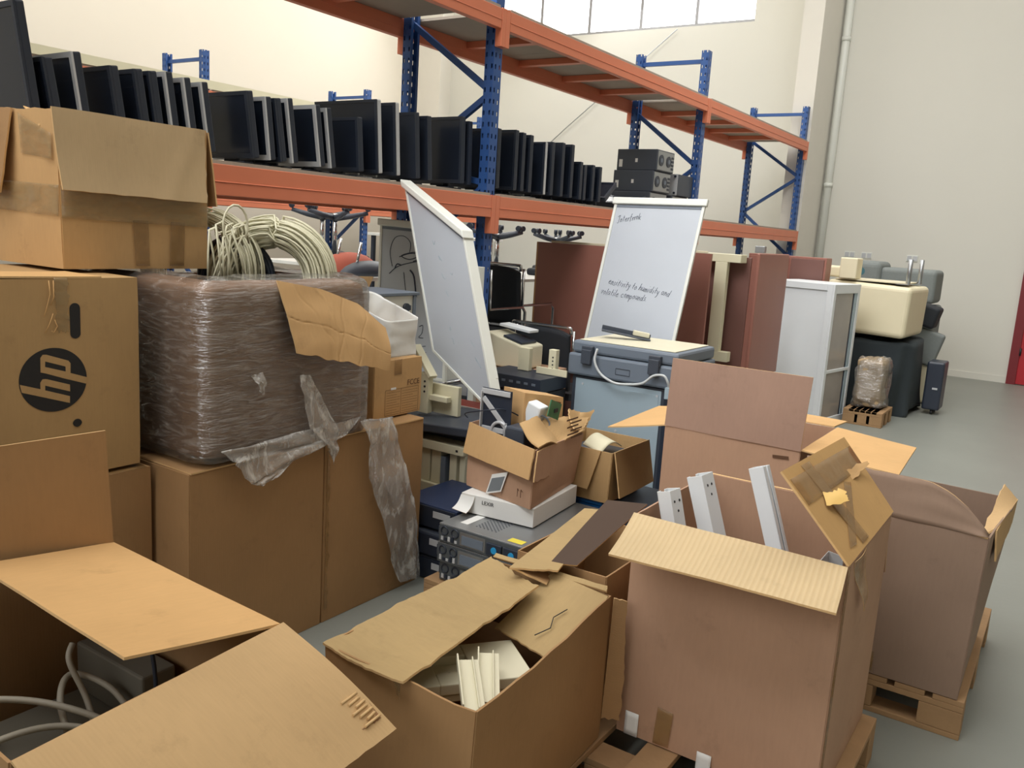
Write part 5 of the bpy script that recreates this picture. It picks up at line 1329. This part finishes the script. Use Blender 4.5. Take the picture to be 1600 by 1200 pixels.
a = MB(); a.box((4.70, 2.28, 1.062), (0.30, 0.07, 0.010), 0, R_); a.box(V3((4.70, 2.28, 1.062)) + R_ @ V3((0, 0.034, 0.014)), (0.30, 0.006, 0.03), 0, R_); a.build('tray', GREYD, t, 0.003)
a = MB(); a.box(V3((4.70, 2.28, 1.062)) + R_ @ V3((0.09, 0.02, 0.022)), (0.10, 0.05, 0.028), 0, R_); a.build('bracket', BEIGE, t, 0.003)

t, P = board('flip_chart', 'flip chart with a blue scribble, half hidden behind the leaning whiteboard', 'flip chart', (4.62, 4.235, 1.655), (4.62, 3.60, 1.64), (4.50, 4.13, 0.62), -1)
scribble(t, P, [(0.20, 0.30), (0.16, 0.20), (0.22, 0.11), (0.35, 0.09), (0.45, 0.13), (0.44, 0.20)])
scribble(t, P, [(0.30, 0.23), (0.45, 0.20), (0.60, 0.20), (0.45, 0.24), (0.33, 0.22), (0.55, 0.185), (0.66, 0.21), (0.50, 0.25)], 0.003)
scribble(t, P, [(0.16, 0.35), (0.30, 0.29), (0.60, 0.24)], 0.003); scribble(t, P, [(0.24, 0.31), (0.27, 0.28), (0.33, 0.285)], 0.004)
scribble(t, P, [(0.37, 0.33), (0.42, 0.50)]); scribble(t, P, [(0.46, 0.31), (0.52, 0.35), (0.56, 0.48)], 0.006)
q = [(0.43 + 0.085 * math.sin(k * 2.3) * (0.7 + 0.3 * math.sin(k * 0.7)), 0.588 + 0.045 * math.cos(k * 2.9) * (0.7 + 0.3 * math.cos(k * 0.9))) for k in range(70)]
scribble(t, P, q, 0.0022, MARKB, 'blue_scribble')
scribble(t, P, [(0.24, 0.585), (0.34, 0.555), (0.40, 0.57), (0.30, 0.59)], 0.002, MARKB); scribble(t, P, [(0.26, 0.685), (0.55, 0.66)], 0.0025, MARKB)
scribble(t, P, [(0.17, 0.68), (0.20, 0.78)]); scribble(t, P, [(0.53, 0.68), (0.57, 0.76)])
scribble(t, P, [(0.62, 0.67), (0.67, 0.66), (0.66, 0.71), (0.62, 0.74), (0.68, 0.74)]); scribble(t, P, [(0.72, 0.79), (0.67, 0.80), (0.68, 0.84), (0.73, 0.83)]); 
for y in (4.05, 3.68):
    lg_ = MB(); lg_.bar((4.56, y, 0.70), (4.42, y + 0.05, 0.0), 0.025, 0.025); lg_.build('tripod_leg', STEEL, t)
lg_ = MB(); lg_.bar((4.65, 3.9, 1.60), (4.95, 3.95, 0.0), 0.025, 0.025); lg_.build('tripod_leg', STEEL, t)

t, P = board('whiteboard', 'large scuffed whiteboard leaning edge-on in the middle, before the flip chart with the blue scribble', 'whiteboard', (3.865, 3.370, 1.880), (3.678, 2.780, 1.626), (3.729, 2.992, 0.948), -1, th=0.055)
t['label'] = 'large scuffed whiteboard leaning steeply in the middle, nearest of the three boards'
rg = random.Random(2)
for k in range(9):
    u, v = rg.uniform(0.15, 0.85), rg.uniform(0.15, 0.8); 
    scribble(t, P, [(u, v), (u + rg.uniform(-.02, .05), v + rg.uniform(-.02, .02)), (u + rg.uniform(0, .07), v + rg.uniform(-.02, .03))], 0.0009, GREYL, 'wiped_stroke')
lg_ = MB(); lg_.bar(P.p(0.9, 0.9, -0.05), P.p(0.99, 1.04, -0.10), 0.03, 0.02); lg_.build('support_leg', OFFW, t, 0.003)
lg_ = MB(); lg_.bar(P.p(0.97, 0.30, -0.045), P.p(0.99, 0.80, -0.045), 0.02, 0.012); lg_.build('side_rail', OFFW, t, 0.002)

# ---- black rack chassis, cream posts, beige printer between whiteboard and copier
t = thing('rack_chassis', 'black slotted rack chassis behind the labelled carton', 'chassis', (4.2, 2.6, 0.45))
BX(4.10, 4.40, 2.50, 2.92, 0.735, 0.815).build('top_bar', BLACK, t, 0.003)
a = BX(4.12, 4.40, 2.50, 2.90, 0.30, 0.73).build('body', INK, t, 0.003)
for k in range(7):
    BX(4.096, 4.10, 2.53 + k * 0.052, 2.555 + k * 0.052, 0.775, 0.788).build('slot', GREYP, t)
for k in range(3): BX(4.112, 4.12, 2.52, 2.88, 0.40 + k * 0.10, 0.415 + k * 0.10).build('shelf_lip', GREYD, t)
for lab, y0, y1, z1, holes in (('plain cream steel post standing on the black chassis', 2.71, 2.79, 0.955, 0), ('cream steel post with a row of holes on the black chassis', 2.525, 2.575, 0.968, 5)):
    t = thing('steel_post', lab, 'post', (4.32, y0, 0.817)); BX(4.30, 4.34, y0, y1, 0.817, z1).build('post', CREAM, t, 0.003)
    for k in range(holes):
        a = MB(); a.cyl((4.30, y0 + 0.02, z1 - 0.045 - k * 0.022), (4.298, y0 + 0.02, z1 - 0.045 - k * 0.022), 0.005, 8); a.build('bolt_hole', INK, t)
    if holes: BX(4.29, 4.30, 2.44, 2.65, 0.817, 0.858).build('foot_plate', CREAM, t, 0.002)
t = thing('printer', 'beige desktop printer with an open black lid well, beside the rack post', 'printer', (5.1, 3.2, 0.6))
a = MB(); a.poly([(4.90, 3.14, 0.70), (4.90, 3.46, 0.70), (4.90, 3.46, 0.94), (4.90, 3.14, 0.86)], 0, 0.26, (1, 0, 0)); a.build('body', BEIGE, t, 0.012)
a = MB(); a.box((5.02, 3.25, 0.898), (0.19, 0.16, 0.012), 0, Matrix.Rotation(0.24, 3, 'X')); a.build('lid_well', BLACK, t)
a = MB(); a.box((5.09, 3.31, 0.965), (0.12, 0.26, 0.02), 0, Matrix.Rotation(0.10, 3, 'X')); a.build('raised_tray', WHITE, t, 0.004)
t = carton('plain carton under the beige printer', rect(4.70, 5.30, 3.02, 3.42, 0.0), rect(4.70, 5.30, 3.02, 3.42, 0.69), KRP, True, 0.003, 95)
a = BX(4.694, 4.697, 3.14, 3.20, 0.60, 0.615).build('printed_mark', INKB, t)
t = thing('wooden_desk', 'low dark desk with a rounded cherry edge left of the copier', 'desk', (5.1, 2.85, 0)) if False else None
t = thing('steel_pole', 'white square pole standing against the front rack post', 'pole', (4.69, 3.40, 0)); BX(4.66, 4.715, 3.37, 3.42, 0, 1.39).build('tube', OFFW, t, 0.003)

# ---- upturned cherry desks between copier and white cabinet
t = thing('desk', 'cherry wood desk turned on its side, its rounded edge down, behind the flip chart', 'desk', (6.4, 3.4, 0))
def curve_panel(u, v):
    z = 1.56 - v * 1.02
    x = 6.30
    if v > 0.9: x = 6.30 - 0.10 * math.sin((v - 0.9) / 0.1 * PI / 2)
    return V3((x, 3.945 - u * 1.55, z - 0.03 * u * 0))
MB().fsheet(curve_panel, 8, 30, 0.028, 1.5, 1.0).build('desktop', WOODR, t, sharp=0.6)
BX(6.285, 6.33, 3.945, 3.96, 0.55, 1.56).build('edge_band', plain('lit_edge', (206, 160, 112), 0.5), t)  # panel edge catching light, its brightness put into a paler colour
BX(6.33, 6.58, 3.0, 3.03, 0.0, 1.50).build('modesty_panel', WOODD, t, 0.002)
BX(6.33, 6.56, 2.42, 3.0, 0.0, 0.52).build('pedestal', WOODD, t, 0.003)
BX(6.33, 6.58, 3.03, 3.9, 0.0, 0.52).build('pedestal', WOODD, t, 0.003)
BX(6.34, 6.36, 2.45, 3.85, 1.56, 1.578).build('top_rail', CREAM, t, 0.002)
t = thing('desk', 'dark cherry desk on its side with a cream steel leg frame facing out', 'desk', (6.8, 2.5, 0))
BX(6.76, 6.785, 2.24, 2.98, 0.62, 1.545).build('desktop', WOODD, t, 0.003)
f = BX(6.60, 6.74, 2.27, 2.95, 1.50, 1.565).build('leg_frame', CREAM, t, 0.004)
BX(6.60, 6.66, 2.375, 2.475, 0.79, 1.50).build('leg', CREAM, t, 0.004)
BX(6.60, 6.68, 2.30, 2.52, 0.71, 0.79).build('foot_bar', CREAM, t, 0.004)
BX(6.60, 6.75, 2.40, 2.52, 0.0, 0.70).build('stand_panel', WOODD, t, 0.003)
t = thing('desk', 'dark cherry desk end with a rounded corner, left of the white cabinet', 'desk', (6.9, 2.2, 0))
BX(6.80, 7.60, 2.185, 2.215, 0.55, 1.585).build('end_panel', WOODR, t, 0.010)
BX(6.80, 7.60, 2.215, 2.60, 0.0, 0.55).build('pedestal', WOODD, t, 0.003)
BX(7.0, 7.05, 2.22, 2.30, 1.586, 1.64).build('metal_stub', STEEL, t, 0.003)
t = thing('cabinet', 'dark cherry cabinet with a framed panel, behind the white cabinet', 'cabinet', (8.9, 2.5, 0))
BX(8.95, 9.16, 2.20, 3.0, 0.0, 1.56).build('body', WOODR, t, 0.006)
BX(8.935, 8.95, 2.22, 2.55, 0.20, 1.54).build('panel_door', WOODD, t, 0.004)
BX(8.935, 8.95, 2.57, 2.98, 0.20, 1.54).build('panel_door', WOODR, t, 0.004)

# ---- white cabinet with a glazed side
t = thing('cabinet', 'white steel cabinet with a framed side and glazed door, right of the desks', 'cabinet', (8.5, 2.2, 0))
Rz = Matrix.Translation((8.2, 1.93, 0)) @ Matrix.Rotation(math.radians(-9), 4, 'Z')
def rb(*q): return MB(Rz).bx(*q)
rb(0.02, 0.62, 0.0, 0.62, 0.0, 1.335).build('carcass', WHITE, t, 0.004)
for q in ((0.0, 0.02, 0, 0.05, 0, 1.335), (0.0, 0.02, 0.57, 0.62, 0, 1.335), (0.0, 0.02, 0.05, 0.57, 1.275, 1.335)): rb(*q).build('side_frame', WHITE, t, 0.003)
for q in ((0.0, 0.05, -0.02, 0, 0, 1.335), (0.57, 0.62, -0.02, 0, 0, 1.335), (0.05, 0.57, -0.02, 0, 1.25, 1.335), (0.05, 0.57, -0.02, 0, 0.50, 0.53), (0.05, 0.57, -0.02, 0, 0.0, 0.06)): rb(*q).build('door_frame', WHITE, t, 0.003)
rb(0.05, 0.48, -0.008, -0.002, 0.06, 1.25).build('door_glass', plain('frosted_glass', (164, 158, 152), 0.18, var=0.08), t)
rb(0.485, 0.50, -0.012, -0.002, 0.06, 1.25).build('door_seal', BLACK, t)
rb(0.505, 0.57, -0.015, -0.002, 0.06, 1.25).build('sliding_stile', GREYL, t, 0.002)

# ---- sofas and covered furniture at the end wall
t = thing('sofa', 'cream leather sofa seat upside down with steel legs up, on the black covered furniture', 'sofa', (9.65, 1.75, 0.78))
a = MB(); a.box((9.75, 1.84, 1.075), (0.85, 0.84, 0.52), 0, Matrix.Rotation(math.radians(-3), 3, 'Z') @ Matrix.Rotation(0.03, 3, 'X')); a.build('seat', SOFAC, t, 0.05, 4)
BX(9.38, 10.08, 1.5, 2.2, 1.352, 1.362).build('base_cloth', plain('pale_lining', (214, 206, 180), 0.9), t)
for x, y in ((9.42, 1.50), (9.95, 1.475)):
    a = MB(); a.cyl((x, y, 1.345), (x, y, 1.60), 0.022, 14); a.build('leg', STEEL, t)
    BX(x - 0.07, x + 0.07, y - 0.02, y + 0.10, 1.346, 1.352).build('leg_plate', STEEL, t)
t = thing('armrest', 'cream leather armrest standing behind the top of the white cabinet', 'armrest', (9.4, 2.2, 1.3))
a = MB(); a.bx(9.30, 9.55, 1.98, 2.15, 1.366, 1.578); a.build('pad', SOFAC, t, 0.012, 3)
a = MB(); a.bx(9.56, 9.98, 2.12, 2.40, 1.366, 1.48); a.build('bolster', SOFAC, t, 0.02, 3)
t = thing('sofa', 'grey fabric sofa standing on end against the end wall', 'sofa', (11.0, 1.85, 0))
def gs(u, v):
    y = 2.35 - u * 0.93
    topz = 1.545 if u < 0.22 else 1.545 - 0.075 * min(1, (u - 0.22) / 0.10) + 0.03 * max(0, (u - 0.85) / 0.15)
    return V3((10.75 + 0.55 * v, y, topz - 0.02 * math.sin(PI * v)))
a = MB(); a.bx(10.75, 11.4, 2.02, 2.36, 0.75, 1.545); a.build('arm', SOFAG, t, 0.07, 4)
a = MB(); a.bx(10.80, 11.4, 1.43, 2.04, 1.10, 1.485); a.build('backrest', SOFAG, t, 0.05, 4)
a = MB(); a.bx(10.78, 11.4, 1.40, 2.34, 0.0, 1.08); a.build('seat_base', SOFAG, t, 0.04, 4)
a = MB(); a.cyl((10.755, 2.24, 1.42), (10.748, 2.24, 1.42), 0.045, 20); a.build('teal_patch', plain('teal_fabric', (70, 112, 122), 0.9), t)
for lab, c, d, m in (('dark cushion corner sticking out below the grey sofa back', (10.55, 1.46, 1.0), (0.30, 0.30, 0.24), SEATB),
                     ('grey cushion leaning against the end of the covered furniture', (10.5, 1.40, 0.645), (0.12, 0.30, 0.38), SOFAG),
                     ('cream cushion half hidden behind the black suitcase', (10.55, 1.36, 0.235), (0.16, 0.26, 0.42), SOFAC)):
    t = thing('cushion', lab, 'cushion', (c[0], c[1], c[2] - d[2] / 2)); a = MB(); a.box(c, d, 0, Matrix.Rotation(0.25, 3, 'X')); a.build('pad', m, t, 0.03, 3)
t = thing('covered_furniture', 'furniture pile draped in a black cloth, carrying the cream sofa', 'furniture', (9.7, 1.7, 0))
def dr(u, v):
    a = 2 * PI * u
    sg = lambda x, e: math.copysign(abs(x) ** e, x)
    fold = 0.07 * math.sin(a * 7 + 3 * v + 1.3 * math.sin(2 * a)) * v + 0.06 * math.sin(a * 4 + 1) * v + 0.10 * noise.noise(V3((math.cos(a) * 2, math.sin(a) * 2, v * 2))) * v
    s = 0.02 + 0.98 * min(1, v / 0.3)
    if v > 0.3: s = 1 + 0.12 * (v - 0.3) + fold
    z = 0.755 + 0.01 * math.sin(7 * a) if v <= 0.3 else 0.755 - (v - 0.3) / 0.7 * 0.74 * (1 - 0.06 * math.sin(3 * a))
    p = V3((9.84 + 0.46 * s * sg(math.cos(a), 0.5), 1.74 + 0.38 * s * sg(math.sin(a), 0.5), z))
    return p + V3((0, 0, 0.02)) * noise.noise(p * 5)
MB().fsheet(dr, 96, 30, 0.006, 3, 1).build('cloth', CLOTHB, t)
t = thing('suitcase', 'black suitcase standing at the right end of the covered furniture', 'suitcase', (10.0, 1.27, 0))
BX(9.85, 10.15, 1.10, 1.27, 0.05, 0.56).build('shell', BLACK, t, 0.02, 3)
for x in (9.9, 10.1):
    a = MB(); a.cyl((x, 1.16, 0.025), (x, 1.185, 0.025), 0.024, 12); a.build('wheel', INK, t)
BX(9.843, 9.85, 1.14, 1.19, 0.27, 0.29).build('badge', SILVER, t)
pallet('wooden pallet under the film-wrapped bundle behind the white cabinet', 8.62, 9.12, 1.43, 1.79)
t = thing('wrapped_bundle', 'beige bundle wrapped in shiny film on a pallet, right of the white cabinet', 'bundle', (8.93, 1.62, 0.147))
blob(MB(), (8.93, 1.62, 0.385), (0.16, 0.13, 0.235), 0.035, 8, 3, 0.3, 0.35, 60, 36, 0.147).build('bundle', card('kraft_bundle', (190, 164, 128)), t)
blob(MB(), (8.93, 1.62, 0.385), (0.17, 0.14, 0.24), 0.05, 9, 3, 0.32, 0.4, 70, 40, 0.148, 0.008).build('film', FILM, t)

# ---- chairs, tables and benches stored under and behind the rack
def visitor_chair(label, loc, rz, first=[None]):
    if first[0]: return dup(first[0], loc, rz, label)
    t = thing('visitor_chair', label, 'chair', (0, 0, 0), 'black visitor chairs behind the rack post')
    MB().fsheet(lambda u, v: V3((0.22 + 0.05 * (v) + 0.03 * math.cos(PI * (u - 0.5)), -0.23 + 0.46 * u, 0.50 + 0.46 * v * (1 - 0.10 * (2 * abs(u - 0.5)) ** 3))), 14, 12, 0.035).build('backrest', SEATB, t)
    MB().fsheet(lambda u, v: V3((-0.24 + 0.46 * v, -0.23 + 0.46 * u, 0.45 - 0.02 * math.cos(PI * (v - 0.5)))), 12, 12, 0.05).build('seat', SEATB, t)
    for s in (-1, 1):
        a = MB(); a.tube([(0.25, s * 0.25, 0.95), (0.24, s * 0.25, 0.66), (-0.20, s * 0.25, 0.66), (-0.24, s * 0.25, 0.62), (-0.24, s * 0.25, 0.02), (-0.18, s * 0.25, 0.012), (0.25, s * 0.25, 0.012)], 0.012, 8); a.build('side_frame', CHROME, t)
    a = MB(); a.tube([(0.29, -0.25, 0.93)] + [(0.30, 0.25 * math.sin(k / 6 * PI / 2), 0.975) for k in range(-6, 7)] + [(0.29, 0.25, 0.93)], 0.012, 8); a.build('top_frame', CHROME, t)
    first[0] = placed(t, loc, (0, 0, rz)); return t
visitor_chair('black chrome-framed chair raised just right of the front blue post', (5.38, 3.86, 0.40), PI)
visitor_chair('black chrome-framed chair, next right of the one beside the blue post', (5.94, 3.94, 0.40), PI)
visitor_chair('black chrome-framed chair standing lowest on the floor before the other two', (5.66, 3.29, 0.0), PI)
t = thing('low_cabinet', 'low dark cabinet carrying the two black chairs behind the blue post', 'cabinet', (5.8, 3.9, 0))
BX(5.10, 6.22, 3.56, 4.26, 0.0, 0.395).build('body', GREYD, t, 0.004)
def swivel(label, loc, rz, first=[None]):
    """office chair turned upside down: seat below, star base and castors up"""
    if first[0]: return dup(first[0], loc, rz, label)
    t = thing('swivel_chair', label, 'chair', (0, 0, 0), 'upturned swivel chairs')
    a = MB(); a.box((0, 0, 0.04), (0.48, 0.48, 0.08)); a.build('seat', SEATB, t, 0.03, 3)
    a = MB(); a.cyl((0, 0, 0.08), (0, 0, 0.44), 0.022, 12); a.build('gas_column', CHROME, t)
    for k in range(5):
        an = 2 * PI * k / 5 + 0.3; c, s = math.cos(an), math.sin(an)
        a = MB(); a.tube([(0, 0, 0.40), (0.15 * c, 0.15 * s, 0.425), (0.29 * c, 0.29 * s, 0.46)], [0.03, 0.025, 0.018], 8); lg = a.build('base_arm', GREYD, t)
        a = MB(); a.cyl((0.29 * c - 0.02 * s, 0.29 * s + 0.02 * c, 0.50), (0.29 * c + 0.02 * s, 0.29 * s - 0.02 * c, 0.50), 0.028, 12); a.build('castor', BLACK, lg)
    first[0] = placed(t, loc, (0, 0, rz)); return t
def table(label, x0, x1, y0, y1, z, topm, legm, name='table'):
    t = thing(name, label, 'table', ((x0 + x1) / 2, (y0 + y1) / 2, 0))
    BX(x0, x1, y0, y1, z - 0.03, z).build('tabletop', topm, t, 0.003)
    for x in (x0 + 0.05, x1 - 0.05):
        for y in (y0 + 0.05, y1 - 0.05):
            BX(x - 0.02, x + 0.02, y - 0.02, y + 0.02, 0, z - 0.03).build('leg', legm, t, 0.002)
    return t
WT = plain('white_tabletop', (232, 232, 226), 0.3)
table('long white table behind the rack with cushioned seats lying on it', 4.55, 5.60, 4.62, 5.40, 1.215, WT, GREYP)
for y, lab, m in ((4.60, 'pale upholstered bench below the white table edge', plain('pale_upholstery', (196, 176, 160), 0.8)),):
    t = thing('bench', lab, 'bench', (5.0, 4.5, 0)); BX(4.35, 5.45, 4.40, 4.58, 0.95, 1.14).build('seat', m, t, 0.02, 3); 
    for x in (4.5, 5.3): BX(x, x + 0.04, 4.42, 4.56, 0, 0.95).build('leg', STEEL, t)
for lab, c, d, m in (('rust red seat pad lying on the white table', (5.25, 5.15, 1.29), (0.62, 0.30, 0.15), plain('rust_upholstery', (176, 92, 72), 0.8)), ('dark grey seat pad lying in front on the white table', (5.10, 4.78, 1.275), (0.62, 0.24, 0.12), GREYD)):
    t = thing('seat_pad', lab, 'seat pad', (c[0], c[1], 1.216))
    MB().ball((c[0], c[1], c[2] - 0.06), (d[0] / 2, d[1] / 2, d[2])).build('pad', m, t)
    for v in t.children[0].data.vertices: v.co.z = max(v.co.z, 0.001)
    a = MB(); a.tube([(c[0] - 0.15, c[1], c[2]), (c[0] - 0.10, c[1], c[2] + 0.20)], 0.012, 8); a.build('stem', CHROME, t)
table('tall stacked table with a white top under the upturned swivel chairs, left', 5.30, 6.30, 5.42, 6.3, 1.25, WT, BLACK)
table('stacked table with a white top and black legs seen over the black chairs', 7.0, 8.1, 4.75, 5.8, 1.16, WT, BLACK)
table('stacked table with a white top just left of the cherry desk', 8.2, 9.4, 4.75, 5.8, 1.15, WT, BLACK)
table('second-tier white table standing behind the black chairs', 7.1, 8.6, 5.9, 6.7, 1.52, WT, BLACK)
swivel('upturned swivel chair at the left behind the rack, star base against the orange beam', (5.62, 5.70, 1.251), 0.2)
swivel('upturned swivel chair second from the left, left of the flip chart with the blue scribble', (6.00, 6.26, 1.251), 0.9)
swivel('upturned swivel chair just right of the blue post', (7.30, 5.08, 1.161), 0.5)
swivel('upturned swivel chair second right of the blue post', (7.78, 5.50, 1.161), 1.3)
swivel('upturned swivel chair left of the cherry desk top', (8.50, 5.1, 1.151), 0.1)
swivel('upturned swivel chair over the corner of the cherry desk', (9.12, 5.46, 1.151), 0.8)
t = thing('floor_scrap', 'small scrap of metal on the bare floor at the lower right', 'scrap', (2.93, -0.14, 0))
a = MB(); a.box((2.93, -0.145, 0.008), (0.03, 0.02, 0.012), 0, Matrix.Rotation(0.5, 3, 'Z')); a.box((2.935, -0.14, 0.02), (0.004, 0.02, 0.024), 0, Matrix.Rotation(0.5, 3, 'Z')); a.build('clip', STEEL, t)
